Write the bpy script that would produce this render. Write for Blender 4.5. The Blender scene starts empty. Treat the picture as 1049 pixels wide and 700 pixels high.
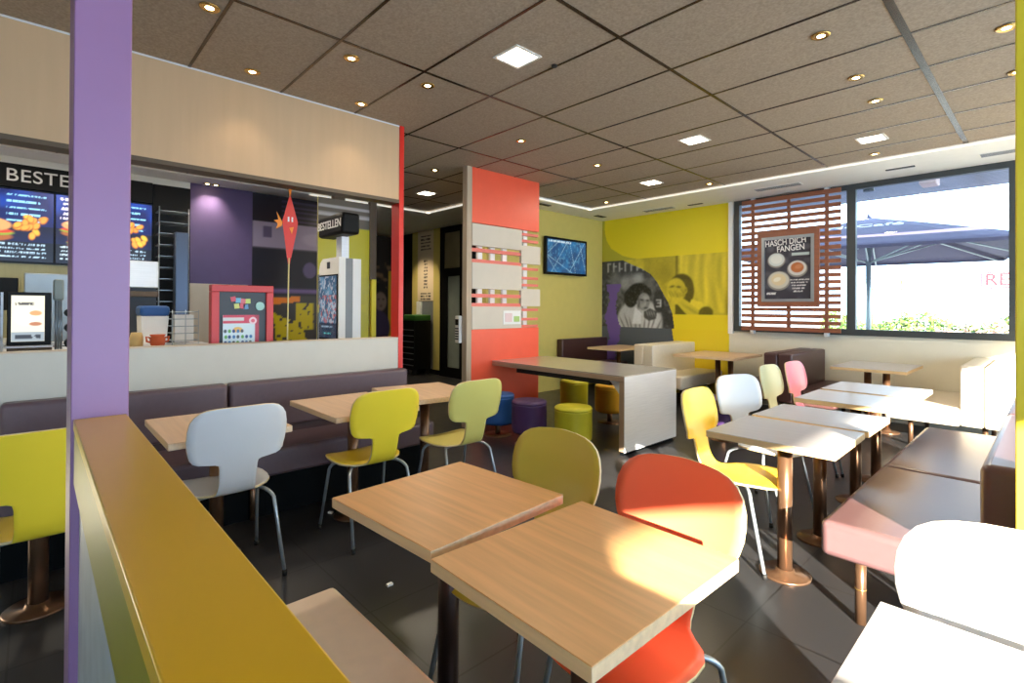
import bpy, bmesh, math, random
import numpy as np
from mathutils import Vector, Matrix
R = math.radians
random.seed(7)
rng = np.random.RandomState(5)
scene = bpy.context.scene
C = scene.collection

# ------------------------------------------------------------------ camera
cam_d = bpy.data.cameras.new('camera')
cam_d.sensor_width = 36.0
cam_d.lens = 36.0 * 522.25 / 1049.0
cam_d.shift_y = -0.0359
cam_d.clip_end = 300
cam = bpy.data.objects.new('camera', cam_d)
C.objects.link(cam)
cam.matrix_world = (Matrix.Translation((0, 0, 1.4)) @ Matrix.Rotation(R(46.92), 4, 'Z')
                    @ Matrix.Rotation(R(90.31), 4, 'X') @ Matrix.Rotation(R(0.293), 4, 'Z'))
scene.camera = cam

# ------------------------------------------------------------------ view, world, sun
scene.view_settings.view_transform = 'Standard'
scene.view_settings.look = 'None'
scene.view_settings.gamma = 1.0
scene.view_settings.use_curve_mapping = False
scene.view_settings.exposure = 0.84
scene.cycles.use_denoising = True
scene.cycles.max_bounces = 10
scene.cycles.diffuse_bounces = 5
scene.cycles.glossy_bounces = 4
scene.cycles.transparent_max_bounces = 12
scene.cycles.caustics_reflective = False
scene.cycles.caustics_refractive = False
scene.cycles.sample_clamp_indirect = 6.0

world = bpy.data.worlds.new('daylight')
scene.world = world
world.use_nodes = True
wn = world.node_tree
bg = wn.nodes['Background']
bg.inputs['Color'].default_value = (0.54, 0.76, 1.0, 1)
bg.inputs['Strength'].default_value = 4.2

sun_d = bpy.data.lights.new('sun', 'SUN')
sun_d.energy = 26.0
sun_d.angle = R(0.53)
sun_d.color = (1.0, 0.90, 0.74)
sun = bpy.data.objects.new('sun', sun_d)
C.objects.link(sun)
sdir = Vector((-0.74, 0.67, -0.26))
sun.rotation_euler = sdir.to_track_quat('-Z', 'Y').to_euler()

# ------------------------------------------------------------------ colours and materials
def lin(c):
    c = c / 255.0
    return c / 12.92 if c <= 0.04045 else ((c + 0.055) / 1.055) ** 2.4
def srgb(r, g, b):
    return (lin(r), lin(g), lin(b), 1.0)

MATS = {}
def mat(name, rgb, rough=0.5, metal=0.0, noise=0.0, nscale=8.0, spec=0.5, stretch=(1, 1, 1), bump=0.0, coat=0.0):
    if name in MATS:
        return MATS[name]
    m = bpy.data.materials.new(name)
    m.use_nodes = True
    nt = m.node_tree
    b = nt.nodes['Principled BSDF']
    col = srgb(*rgb)
    b.inputs['Base Color'].default_value = col
    b.inputs['Roughness'].default_value = rough
    b.inputs['Metallic'].default_value = metal
    b.inputs['Specular IOR Level'].default_value = spec
    b.inputs['Coat Weight'].default_value = coat
    b.inputs['Coat Roughness'].default_value = 0.28
    tc = nt.nodes.new('ShaderNodeTexCoord')
    mp = nt.nodes.new('ShaderNodeMapping')
    mp.inputs['Scale'].default_value = stretch
    nz = nt.nodes.new('ShaderNodeTexNoise')
    nz.inputs['Scale'].default_value = nscale
    nz.inputs['Detail'].default_value = 5
    nt.links.new(tc.outputs['Object'], mp.inputs['Vector'])
    nt.links.new(mp.outputs['Vector'], nz.inputs['Vector'])
    mx = nt.nodes.new('ShaderNodeMix'); mx.data_type = 'RGBA'
    lo = [max(0, c * (1 - noise)) for c in col[:3]] + [1]
    hi = [min(1, c * (1 + noise)) for c in col[:3]] + [1]
    mx.inputs[6].default_value = lo
    mx.inputs[7].default_value = hi
    rp = nt.nodes.new('ShaderNodeMapRange')
    rp.inputs['From Min'].default_value = 0.3
    rp.inputs['From Max'].default_value = 0.7
    nt.links.new(nz.outputs['Fac'], rp.inputs['Value'])
    nt.links.new(rp.outputs['Result'], mx.inputs[0])
    nt.links.new(mx.outputs[2], b.inputs['Base Color'])
    if bump:
        bp = nt.nodes.new('ShaderNodeBump')
        bp.inputs['Strength'].default_value = bump
        bp.inputs['Distance'].default_value = 0.005
        nt.links.new(nz.outputs['Fac'], bp.inputs['Height'])
        nt.links.new(bp.outputs['Normal'], b.inputs['Normal'])
    MATS[name] = m
    return m

def emit(name, rgb, strength):
    if name in MATS:
        return MATS[name]
    m = bpy.data.materials.new(name)
    m.use_nodes = True
    b = m.node_tree.nodes['Principled BSDF']
    b.inputs['Base Color'].default_value = srgb(*rgb)
    b.inputs['Emission Color'].default_value = srgb(*rgb)
    b.inputs['Emission Strength'].default_value = strength
    MATS[name] = m
    return m

def painted(name, rough=0.4, glow=0.0):
    """material that shows the printed colours stored on a sheet"""
    if name in MATS:
        return MATS[name]
    m = bpy.data.materials.new(name)
    m.use_nodes = True
    nt = m.node_tree
    b = nt.nodes['Principled BSDF']
    at = nt.nodes.new('ShaderNodeAttribute')
    at.attribute_name = 'print'
    b.inputs['Roughness'].default_value = rough
    if glow:
        b.inputs['Base Color'].default_value = (0.01, 0.01, 0.01, 1)
        nt.links.new(at.outputs['Color'], b.inputs['Emission Color'])
        b.inputs['Emission Strength'].default_value = glow
    else:
        nt.links.new(at.outputs['Color'], b.inputs['Base Color'])
    MATS[name] = m
    return m

def wood(name, rgb, axis='x', rough=0.38, contrast=0.16, coat=0.0):
    st = (1.2, 22, 22) if axis == 'x' else (22, 1.2, 22)
    if axis == 'z':
        st = (22, 22, 1.2)
    return mat(name, rgb, rough, 0, contrast, 2.2, 0.5, st, 0.0, coat)

def ceiling_mat():
    m = mat('ceiling tile', (168, 154, 137), 0.85, 0, 0.17, 70, 0.2, bump=0.25)
    return m

def floor_mat():
    m = bpy.data.materials.new('floor tile')
    m.use_nodes = True
    nt = m.node_tree
    b = nt.nodes['Principled BSDF']
    tc = nt.nodes.new('ShaderNodeTexCoord')
    mp = nt.nodes.new('ShaderNodeMapping')
    mp.inputs['Location'].default_value = (0.95, -2.33, 0)
    br = nt.nodes.new('ShaderNodeTexBrick')
    br.offset = 0.0
    br.inputs['Scale'].default_value = 1.0
    br.inputs['Brick Width'].default_value = 0.6
    br.inputs['Row Height'].default_value = 0.6
    br.inputs['Mortar Size'].default_value = 0.004
    br.inputs['Mortar Smooth'].default_value = 0.1
    br.inputs['Color1'].default_value = srgb(44, 44, 46)
    br.inputs['Color2'].default_value = srgb(49, 49, 51)
    br.inputs['Mortar'].default_value = srgb(20, 20, 20)
    nz = nt.nodes.new('ShaderNodeTexNoise')
    nz.inputs['Scale'].default_value = 5
    nz.inputs['Detail'].default_value = 2
    mr = nt.nodes.new('ShaderNodeMapRange')
    mr.inputs['From Min'].default_value = 0.3
    mr.inputs['From Max'].default_value = 0.7
    mr.inputs['To Min'].default_value = 0.31
    mr.inputs['To Max'].default_value = 0.35
    nt.links.new(tc.outputs['Object'], mp.inputs['Vector'])
    nt.links.new(mp.outputs['Vector'], br.inputs['Vector'])
    nt.links.new(mp.outputs['Vector'], nz.inputs['Vector'])
    nt.links.new(nz.outputs['Fac'], mr.inputs['Value'])
    nt.links.new(mr.outputs['Result'], b.inputs['Roughness'])
    nt.links.new(br.outputs['Color'], b.inputs['Base Color'])
    return m

def glass_mat():
    m = bpy.data.materials.new('window glass')
    m.use_nodes = True
    nt = m.node_tree
    nt.nodes.remove(nt.nodes['Principled BSDF'])
    out = nt.nodes['Material Output']
    tr = nt.nodes.new('ShaderNodeBsdfTransparent')
    tr.inputs['Color'].default_value = (0.95, 0.97, 0.96, 1)
    gl = nt.nodes.new('ShaderNodeBsdfGlossy')
    gl.inputs['Roughness'].default_value = 0.02
    fr = nt.nodes.new('ShaderNodeFresnel')
    fr.inputs['IOR'].default_value = 1.35
    mx = nt.nodes.new('ShaderNodeMixShader')
    nt.links.new(fr.outputs[0], mx.inputs[0])
    nt.links.new(tr.outputs[0], mx.inputs[1])
    nt.links.new(gl.outputs[0], mx.inputs[2])
    nt.links.new(mx.outputs[0], out.inputs['Surface'])
    return m

M = dict(
    ceil=ceiling_mat(), floor=floor_mat(), glass=glass_mat(),
    white=mat('white paint', (244, 243, 238), 0.6, noise=0.02),
    cream=mat('cream wall', (226, 222, 204), 0.6, noise=0.02),
    beige=mat('beige fascia', (204, 172, 136), 0.6, noise=0.03, nscale=3, stretch=(1, 6, .5)),
    lowwall=mat('pale grey beige panel', (206, 203, 192), 0.5, noise=0.02),
    brown=mat('brown trim', (92, 76, 58), 0.5, noise=0.06),
    grid=mat('bronze ceiling rail', (84, 70, 56), 0.25, 0.7, noise=0.03),
    red=mat('red lacquer', (214, 44, 30), 0.35, noise=0.02),
    orange=mat('orange red panel', (246, 96, 66), 0.4, noise=0.02),
    salmon=mat('salmon slat', (226, 116, 100), 0.4, noise=0.02),
    pale=mat('pale board', (208, 198, 182), 0.5, noise=0.02),
    olive=mat('olive yellow wall', (214, 198, 112), 0.6, noise=0.02),
    mustard=mat('mustard cap', (240, 190, 34), 0.28, noise=0.03, nscale=2),
    olivecap=mat('olive edge', (150, 144, 22), 0.35, noise=0.03),
    purple=mat('purple column', (150, 112, 154), 0.4, noise=0.05, nscale=3),
    purplewall=mat('purple wall', (92, 78, 128), 0.5, noise=0.03),
    yellowcol=mat('yellow column', (240, 218, 60), 0.4, noise=0.02),
    marble=mat('mottled grey board', (176, 184, 184), 0.4, noise=0.12, nscale=9),
    black=mat('black lacquer', (8, 8, 9), 0.5, noise=0.05, spec=.25),
    matte=mat('matt black', (22, 21, 22), 0.7, noise=0.05),
    anthra=mat('anthracite frame', (62, 68, 70), 0.4, noise=0.03),
    steel=mat('brushed steel', (230, 233, 238), 0.32, 0.2, noise=0.05, nscale=4, stretch=(1, 1, 30)),
    tube=mat('grey steel tube', (168, 178, 186), 0.3, 0.6, noise=0.02),
    bronze=mat('bronze pole', (122, 92, 70), 0.28, 0.75, noise=0.05),
    darkpole=mat('dark bronze pole', (66, 48, 42), 0.35, 0.5, noise=0.05),
    rubber=mat('black rubber', (14, 14, 14), 0.7),
    leather=mat('plum brown leather', (98, 80, 88), 0.36, noise=0.05, nscale=30, bump=0.1),
    leather2=mat('chestnut leather', (106, 78, 80), 0.38, noise=0.03, nscale=30, bump=0.02, coat=.6),
    leather3=mat('dark brown leather', (76, 50, 48), 0.36, noise=0.05, nscale=30, bump=0.1),
    creamleather=mat('cream leather', (226, 216, 196), 0.42, noise=0.03, nscale=30, bump=0.1),
    tan=mat('tan cushion', (238, 216, 190), 0.45, noise=0.03, nscale=20, bump=0.05),
    teal=mat('teal plinth', (6, 10, 13), 0.7, noise=0.05, spec=.1),
    beech=wood('beech top', (238, 182, 120), 'x', .38, .10),
    beechedge=wood('birch edge', (226, 200, 164), 'x', 0.5, 0.1),
    oak=wood('pale oak top', (214, 180, 146), 'x', 0.4, 0.08),
    oakedge=wood('oak edge', (232, 206, 172), 'x', 0.5, 0.1),
    ash=wood('pale ash top', (190, 186, 186), 'x', 0.3, 0.05, .35),
    ashedge=wood('ash edge', (222, 190, 140), 'x', 0.5, 0.1),
    slat=wood('reddish slat', (150, 92, 66), 'x', 0.45, 0.14),
    plyedge=mat('plywood edge', (226, 206, 160), 0.5, noise=0.05),
    paper=mat('white paper', (235, 235, 232), 0.6),
    counter=mat('grey counter laminate', (176, 172, 164), 0.12, noise=0.04, nscale=3, coat=0.3),
    counteredge=mat('counter edge', (172, 148, 126), 0.5, noise=0.05),
    gold=mat('brass ring', (214, 176, 106), 0.25, 0.9),
    grey=mat('mid grey plastic', (130, 134, 138), 0.4, noise=0.03),
    darkgrey=mat('dark grey panel', (52, 56, 62), 0.4, noise=0.03),
    terracotta=mat('terracotta', (206, 92, 46), 0.6, noise=0.05),
    green=mat('green bin', (60, 120, 50), 0.5, noise=0.08),
    glow=emit('warm lamp', (255, 222, 160), 14.0),
    glowsq=emit('lamp diffuser', (255, 240, 214), 9.0),
)

# ------------------------------------------------------------------ mesh helpers
class MB:
    def __init__(self):
        self.bm = bmesh.new()
    def box(self, x0, x1, y0, y1, z0, z1, mi=0, bevel=0.0, seg=2):
        v = [self.bm.verts.new(p) for p in ((x0, y0, z0), (x1, y0, z0), (x1, y1, z0), (x0, y1, z0),
                                            (x0, y0, z1), (x1, y0, z1), (x1, y1, z1), (x0, y1, z1))]
        fs = [self.bm.faces.new([v[i] for i in q]) for q in
              ((3, 2, 1, 0), (4, 5, 6, 7), (0, 1, 5, 4), (1, 2, 6, 5), (2, 3, 7, 6), (3, 0, 4, 7))]
        for f in fs:
            f.material_index = mi
        if bevel:
            es = list({e for f in fs for e in f.edges})
            r = bmesh.ops.bevel(self.bm, geom=es, offset=bevel, segments=seg, affect='EDGES', profile=0.5)
            for f in r['faces']:
                f.material_index = mi
                f.smooth = True
        return self
    def obox(self, c, s, rz=0.0, mi=0, bevel=0.0, ry=0.0, rx=0.0):
        """box of size s, centred at c and turned"""
        n0 = set(self.bm.verts)
        hx, hy, hz = s[0] / 2, s[1] / 2, s[2] / 2
        self.box(-hx, hx, -hy, hy, -hz, hz, mi, bevel)
        mt = Matrix.Translation(c) @ Matrix.Rotation(rz, 4, 'Z') @ Matrix.Rotation(ry, 4, 'Y') @ Matrix.Rotation(rx, 4, 'X')
        for v in self.bm.verts:
            if v not in n0:
                v.co = mt @ v.co
        return self
    def cyl(self, p0, p1, r, n=20, mi=0, r2=None, caps=True, smooth=True):
        p0, p1 = Vector(p0), Vector(p1)
        r2 = r if r2 is None else r2
        d = (p1 - p0).normalized()
        a = d.orthogonal().normalized(); b = d.cross(a)
        A = [self.bm.verts.new(p0 + r * (math.cos(t) * a + math.sin(t) * b)) for t in [2 * math.pi * i / n for i in range(n)]]
        B = [self.bm.verts.new(p1 + r2 * (math.cos(t) * a + math.sin(t) * b)) for t in [2 * math.pi * i / n for i in range(n)]]
        for i in range(n):
            f = self.bm.faces.new((A[i], A[(i + 1) % n], B[(i + 1) % n], B[i]))
            f.smooth = smooth; f.material_index = mi
        if caps:
            f = self.bm.faces.new(A[::-1]); f.material_index = mi
            f = self.bm.faces.new(B); f.material_index = mi
        return self
    def tube(self, pts, r, n=10, mi=0):
        pts = [Vector(p) for p in pts]
        rings = []
        prev = None
        for i, p in enumerate(pts):
            d = (pts[min(i + 1, len(pts) - 1)] - pts[max(i - 1, 0)]).normalized()
            a = prev - d * prev.dot(d) if prev is not None else d.orthogonal()
            a.normalize(); prev = a
            b = d.cross(a)
            rings.append([self.bm.verts.new(p + r * (math.cos(t) * a + math.sin(t) * b)) for t in [2 * math.pi * k / n for k in range(n)]])
        for A, B in zip(rings, rings[1:]):
            for i in range(n):
                f = self.bm.faces.new((A[i], A[(i + 1) % n], B[(i + 1) % n], B[i]))
                f.smooth = True; f.material_index = mi
        f = self.bm.faces.new(rings[0][::-1]); f.material_index = mi
        f = self.bm.faces.new(rings[-1]); f.material_index = mi
        return self
    def prism(self, poly, axis, a, b, mi=0):
        """poly of 2D points extruded along axis from a to b; the 2D axes are the two others in order"""
        def P(u, v, w):
            return {'x': (w, u, v), 'y': (u, w, v), 'z': (u, v, w)}[axis]
        A = [self.bm.verts.new(P(u, v, a)) for u, v in poly]
        B = [self.bm.verts.new(P(u, v, b)) for u, v in poly]
        n = len(poly)
        fs = [self.bm.faces.new(A), self.bm.faces.new(B[::-1])]
        for i in range(n):
            fs.append(self.bm.faces.new((A[i], B[i], B[(i + 1) % n], A[(i + 1) % n])))
        for f in fs:
            f.material_index = mi
        return self
    def lathe(self, prof, c=(0, 0, 0), n=32, mi=0):
        rings = []
        for r, z in prof:
            rings.append([self.bm.verts.new((c[0] + r * math.cos(t), c[1] + r * math.sin(t), c[2] + z)) for t in [2 * math.pi * i / n for i in range(n)]])
        for A, B in zip(rings, rings[1:]):
            for i in range(n):
                f = self.bm.faces.new((A[i], A[(i + 1) % n], B[(i + 1) % n], B[i]))
                f.smooth = True; f.material_index = mi
        f = self.bm.faces.new(rings[0][::-1]); f.material_index = mi
        f = self.bm.faces.new(rings[-1]); f.material_index = mi
        return self
    def build(self, name, mats, parent=None, loc=None):
        me = bpy.data.meshes.new(name)
        bmesh.ops.recalc_face_normals(self.bm, faces=self.bm.faces)
        self.bm.to_mesh(me); self.bm.free()
        for m in (mats if isinstance(mats, (list, tuple)) else [mats]):
            me.materials.append(m)
        o = bpy.data.objects.new(name, me)
        C.objects.link(o)
        if loc is not None:
            o.location = loc
        if parent is not None:
            o.parent = parent
        return o

def tag(o, label=None, cat=None, group=None, kind=None):
    if label: o['label'] = label
    if cat: o['category'] = cat
    if group: o['group'] = group
    if kind: o['kind'] = kind
    return o

def empty(name, loc=(0, 0, 0), rz=0.0):
    o = bpy.data.objects.new(name, None)
    o.empty_display_size = 0.1
    C.objects.link(o)
    o.location = loc
    o.rotation_euler = (0, 0, rz)
    return o

def thing(name, label, cat, loc=(0, 0, 0), rz=0.0, group=None):
    return tag(empty(name, loc, rz), label, cat, group)

def structure(o):
    o['kind'] = 'structure'
    return o

def copy_tree(o, parent=None):
    c = o.copy()
    C.objects.link(c)
    if parent is not None:
        c.parent = parent
    for ch in [q for q in bpy.data.objects if q.parent == o]:
        copy_tree(ch, c)
    return c

def sheet(name, origin, ux, uy, w, h, nx, ny, fn, material, parent=None, back=0.004):
    """a thin printed sheet: colours come from fn(U, V) in metres, V upwards; has real thickness"""
    origin, ux, uy = Vector(origin), Vector(ux), Vector(uy)
    nrm = ux.cross(uy).normalized()
    us = np.linspace(0, w, nx); vs = np.linspace(0, h, ny)
    U, V = np.meshgrid(us, vs)
    col = fn(U, V)
    me = bpy.data.meshes.new(name)
    verts = [tuple(origin + ux * float(u) + uy * float(v)) for v in vs for u in us]
    faces = [(j * nx + i, j * nx + i + 1, (j + 1) * nx + i + 1, (j + 1) * nx + i) for j in range(ny - 1) for i in range(nx - 1)]
    nb = len(verts)
    for (u, v) in ((0, 0), (w, 0), (w, h), (0, h)):
        verts.append(tuple(origin + ux * u + uy * v - nrm * back))
    faces.append((nb + 3, nb + 2, nb + 1, nb))
    b0 = list(range(nx)); r0 = [j * nx + nx - 1 for j in range(ny)]
    t0 = [(ny - 1) * nx + i for i in range(nx)][::-1]; l0 = [j * nx for j in range(ny)][::-1]
    for edge, (p, q) in ((b0, (nb, nb + 1)), (r0, (nb + 1, nb + 2)), (t0, (nb + 2, nb + 3)), (l0, (nb + 3, nb))):
        faces.append(tuple(edge[::-1] + [p, q]))
    me.from_pydata(verts, [], faces)
    at = me.color_attributes.new('print', 'FLOAT_COLOR', 'POINT')
    flat = np.ones((len(verts), 4), dtype=np.float32)
    flat[:nx * ny, :3] = col.reshape(-1, 3)
    flat[nx * ny:, :3] = col.reshape(-1, 3).mean(0)
    at.data.foreach_set('color', flat.ravel())
    me.materials.append(material)
    o = bpy.data.objects.new(name, me)
    C.objects.link(o)
    if parent is not None:
        o.parent = parent
    return o

# painter helpers
def S3(*c):
    return np.array(srgb(*c)[:3])
def canvas(U, rgb):
    a = np.zeros(U.shape + (3,)); a[:] = S3(*rgb); return a
def put(a, mask, rgb, op=1.0):
    m = np.clip(mask, 0, 1)[..., None] * op
    a[:] = a * (1 - m) + S3(*rgb) * m
def ell(U, V, cx, cy, rx, ry, rot=0, soft=0.04):
    c, s = math.cos(rot), math.sin(rot)
    x = (U - cx) * c + (V - cy) * s; y = -(U - cx) * s + (V - cy) * c
    d = np.sqrt((x / rx) ** 2 + (y / ry) ** 2)
    return np.clip((1 - d) / max(soft, 1e-3) * 1.0 + 0.5, 0, 1)
def rect(U, V, x0, x1, y0, y1, soft=0.01):
    return np.clip(np.minimum(np.minimum(U - x0, x1 - U), np.minimum(V - y0, y1 - V)) / soft + 0.5, 0, 1)
def poly(U, V, pts):
    ins = np.zeros(U.shape, bool)
    n = len(pts)
    for i in range(n):
        x1, y1 = pts[i]; x2, y2 = pts[(i + 1) % n]
        if y1 == y2: continue
        cond = ((y1 > V) != (y2 > V)) & (U < (x2 - x1) * (V - y1) / (y2 - y1) + x1)
        ins ^= cond
    return ins.astype(float)
def vnoise(U, V, s, seed=0):
    r = np.random.RandomState(seed)
    g = r.rand(64, 64)
    x = (U / s) % 63; y = (V / s) % 63
    i = np.floor(x).astype(int); j = np.floor(y).astype(int)
    fx = x - i; fy = y - j
    fx = fx * fx * (3 - 2 * fx); fy = fy * fy * (3 - 2 * fy)
    i1 = (i + 1) % 64; j1 = (j + 1) % 64
    return (g[j, i] * (1 - fx) + g[j, i1] * fx) * (1 - fy) + (g[j1, i] * (1 - fx) + g[j1, i1] * fx) * fy
def scribble(a, U, V, x0, x1, yc, h, rgb, seed=0, dens=0.5, pitch=None):
    """a line of illegible small print"""
    p = pitch or h * 0.35
    n = vnoise(U, V * 0 + seed, p, seed) * 0.6 + vnoise(U, V, h * 0.35, seed + 1) * 0.4
    put(a, rect(U, V, x0, x1, yc - h / 2, yc + h / 2, 0.003) * (n > 1 - dens), rgb)

def text(name, body, loc, size, material, parent, facing='x', depth=0.002, bold=0.0, spacing=1.0, tilt=0.0, xs=1.0):
    cu = bpy.data.curves.new(name, 'FONT')
    cu.body = body
    cu.size = size
    cu.extrude = depth
    cu.offset = bold
    cu.space_character = spacing
    cu.align_x = 'CENTER'; cu.align_y = 'CENTER'
    tmp = bpy.data.objects.new(name, cu)
    C.objects.link(tmp)
    bpy.context.view_layer.update()
    me = bpy.data.meshes.new_from_object(tmp.evaluated_get(bpy.context.evaluated_depsgraph_get()))
    bpy.data.objects.remove(tmp)
    me.materials.clear(); me.materials.append(material)
    o = bpy.data.objects.new(name, me)
    C.objects.link(o)
    rot = {'x': (R(90), 0, R(90)), '-y': (R(90), 0, 0)}[facing]
    o.matrix_world = Matrix.Translation(loc) @ Matrix.Rotation(rot[2], 4, 'Z') @ Matrix.Rotation(rot[0], 4, 'X') @ Matrix.Rotation(tilt, 4, 'Z') @ Matrix.Diagonal((xs, 1, 1, 1))
    if parent is not None:
        o.parent = parent
    return o

# ================================================================== SETTING
CEIL = 3.05
X_R = 3.4      # right wall
Y_B = -5.0     # wall behind
# floor
structure(MB().box(-13, X_R + .2, Y_B - .2, 7.99, -0.1, 0).build('floor', M['floor']))
# ceiling slab with tiles
structure(MB().box(-13, X_R + .2, Y_B - .2, 7.99, CEIL, CEIL + 0.15).build('ceiling', M['ceil']))
# rails between the ceiling tiles
g = MB()
GX = [-0.615 + 1.205 * k for k in range(-10, 4)]
GY = [1.37 + 0.607 * k for k in range(-10, 9)]
for x in GX:
    if -7.4 < x < X_R:
        w = 0.021 if abs(x + 0.615) < .01 else 0.011
        g.box(x - w, x + w, Y_B, 6.7 if x > -5.25 else 4.95, CEIL - 0.004, CEIL + 0.001)
for y in GY:
    x0 = -7.4 if y < 4.95 else -5.25
    if Y_B < y < 6.7:
        g.box(x0, X_R, y - 0.009, y + 0.009, CEIL - 0.0035, CEIL + 0.001)
structure(g.build('trim_1', M['grid']))
# white plaster border round the tile field, one step lower
b = MB()
b.box(-5.84, X_R, 6.7, 7.79, CEIL - 0.02, CEIL + 0.002)
b.box(-5.84, -5.25, 4.95, 6.7, CEIL - 0.02, CEIL + 0.002)
b.box(-12, -5.84, 4.95, 6.1, CEIL - 0.02, CEIL + 0.002)
b.box(-12, -7.4, Y_B, 4.95, CEIL - 0.02, CEIL + 0.002)
structure(b.build('trim_2', M['white']))
# glowing strip added to brighten the edge of the white border
b = MB()
b.box(-5.3, X_R, 6.66, 6.72, CEIL - 0.03, CEIL - 0.0205)
b.box(-5.31, -5.25, 4.93, 6.72, CEIL - 0.03, CEIL - 0.0205)
b.box(-7.44, -5.25, 4.91, 4.97, CEIL - 0.03, CEIL - 0.0205)
b.box(-7.44, -7.38, 2.9, 4.97, CEIL - 0.03, CEIL - 0.0205)
structure(b.build('trim_3', emit('border strip glow', (255, 250, 238), 0.42)))

# window wall (far)
WY = 7.79
w = MB()
w.box(-5.98, X_R + .2, WY, WY + .2, 0, 1.06)
w.box(-5.98, -3.36, WY, WY + .2, 1.06, CEIL + .15)
w.box(-0.30, X_R + .2, WY, WY + .2, 1.06, CEIL + .15)
w.box(-3.36, -0.30, WY, WY + .2, 3.04, CEIL + .15)
structure(w.build('wall_back', M['cream']))
# window frame
win = structure(empty('window_1', (-1.8, WY, 1.06)))
f = MB()
for a in ((-3.36, -0.30, 2.96, 3.04), (-3.36, -0.30, 1.06, 1.14), (-3.36, -3.28, 1.14, 2.96), (-0.36, -0.30, 1.14, 2.96), (-1.885, -1.785, 1.14, 2.96)):
    f.box(a[0], a[1], WY - .03, WY + .05, a[2], a[3])
o = f.build('window_frame', M['anthra'], win); o.matrix_parent_inverse = Matrix.Translation((1.8, -WY, -1.06))
f = MB().box(-3.36, -1.83, WY + .01, WY + .018, 1.1, 3.0)
o = f.build('window_pane', M['glass'], win); o.matrix_parent_inverse = Matrix.Translation((1.8, -WY, -1.06))
f = MB().box(-1.83, -0.32, WY + .01, WY + .018, 1.1, 3.0)
o = f.build('window_pane', M['glass'], win); o.matrix_parent_inverse = Matrix.Translation((1.8, -WY, -1.06))

# wall with the television
structure(MB().box(-5.98, -5.84, 4.93, WY, 0, CEIL).build('wall_left', M['olive']))
# wall at the end of the passage and behind the kitchen
structure(MB().box(-12, -5.85, 6.1, 6.3, 0, CEIL).build('wall_passage', M['matte']))
structure(MB().box(-12.2, -12.0, Y_B, 6.3, 0, CEIL + .15).build('wall_far_left', M['matte']))
# right wall with a glazed band and wall behind with an opening added for fill light (both outside the frame)
ZT = 2.25
w = MB()
w.box(X_R, X_R + .06, Y_B, WY, ZT, CEIL + .15)
w.box(X_R, X_R + .06, Y_B - .2, -2.74, 0, ZT)
w.box(X_R, X_R + .06, -2.74, WY, 0, .35)
structure(w.build('wall_right', M['cream']))
w = MB()
w.box(-12, X_R, Y_B - .2, Y_B, 2.2, CEIL + .15)
w.box(-12, X_R, Y_B - .2, Y_B, 0, .3)
w.box(-12, 0.0, Y_B - .2, Y_B, .3, 2.2)
w.box(1.0, X_R, Y_B - .2, Y_B, .3, 2.2)
structure(w.build('wall_front', M['cream']))

# low wall between the dining room and the kitchen, with the fascia above it
X_F = -4.09
structure(MB().box(X_F - .12, X_F, Y_B, 2.44, 0, 1.118).build('wall_low', M['lowwall']))
structure(MB().box(X_F - .16, X_F + .004, Y_B, 2.44, 1.118, 1.124).build('trim_4', M['pale']))
structure(MB().box(X_F - .12, X_F, Y_B, 2.41, 2.375, CEIL - .012).build('wall_fascia', M['beige']))
b = MB().box(X_F - .13, X_F + .006, Y_B, 2.41, 2.345, 2.375)
structure(b.build('trim_5', M['brown']))
structure(MB().box(X_F - .1, X_F + .004, Y_B, 2.41, CEIL - .012, CEIL).build('trim_6', M['steel']))
structure(MB().box(X_F - .13, X_F + .008, 2.41, 2.455, 0, CEIL).build('trim_7', M['red']))
structure(MB().box(-6.34, -6.24, 2.755, 2.895, 0, CEIL).build('trim_8', M['brown']))
# white curtain profile beside the mural
structure(MB().box(-3.44, -3.37, WY - .05, WY, 1.02, CEIL - .02, bevel=.004).build('trim_9', M['white']))

# kitchen back wall: pieces seen over the low wall
XK = -7.85
structure(MB().box(XK - .2, XK, Y_B, 3.6, 0, CEIL).build('wall_kitchen', M['darkgrey']))
structure(MB().box(XK, XK + .02, 1.49, 2.25, 1.7, CEIL - .02).build('trim_10', M['purplewall']))
structure(MB().box(XK, XK + .02, 1.49, 2.2, 0, 1.7).build('trim_11', M['pale']))
structure(MB().box(XK, XK + .02, Y_B, 1.07, 1.0, 1.86).build('trim_12', mat('khaki kitchen board', (150, 148, 112), .5, noise=.05, nscale=2, stretch=(1, 20, 1))))

# ================================================================== PARTITIONS AND COLUMNS
pt = thing('low_partition', 'long low partition with mustard top and grey sides in the foreground left', 'partition', (0, 0.14, 0))
def pb(name, mb, m, p, off):
    o = mb.build(name, m, p)
    o.matrix_parent_inverse = Matrix.Translation([-q for q in off])
    return o
pb('cap', MB().box(-1.88, 1.6, 0.08, 0.20, 1.05, 1.08, bevel=.003), M['mustard'], pt, (0, .14, 0))
pb('fascia', MB().box(-1.88, 1.6, 0.082, 0.198, 0.90, 1.05), M['olivecap'], pt, (0, .14, 0))
pb('side_panel', MB().box(-1.88, 1.6, 0.095, 0.185, 0.0, 0.90), M['marble'], pt, (0, .14, 0))
tag(MB().box(-2.13, -1.88, 0.074, 0.205, 0, CEIL, bevel=.004).build('column', M['purple']), 'tall purple square column at the end of the mustard-topped partition', 'column')
tag(MB().box(-0.098, 0.06, 2.45, 2.58, 0, CEIL, bevel=.004).build('column', M['yellowcol']), 'bright yellow column at the right edge beside the long bench', 'column')

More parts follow.
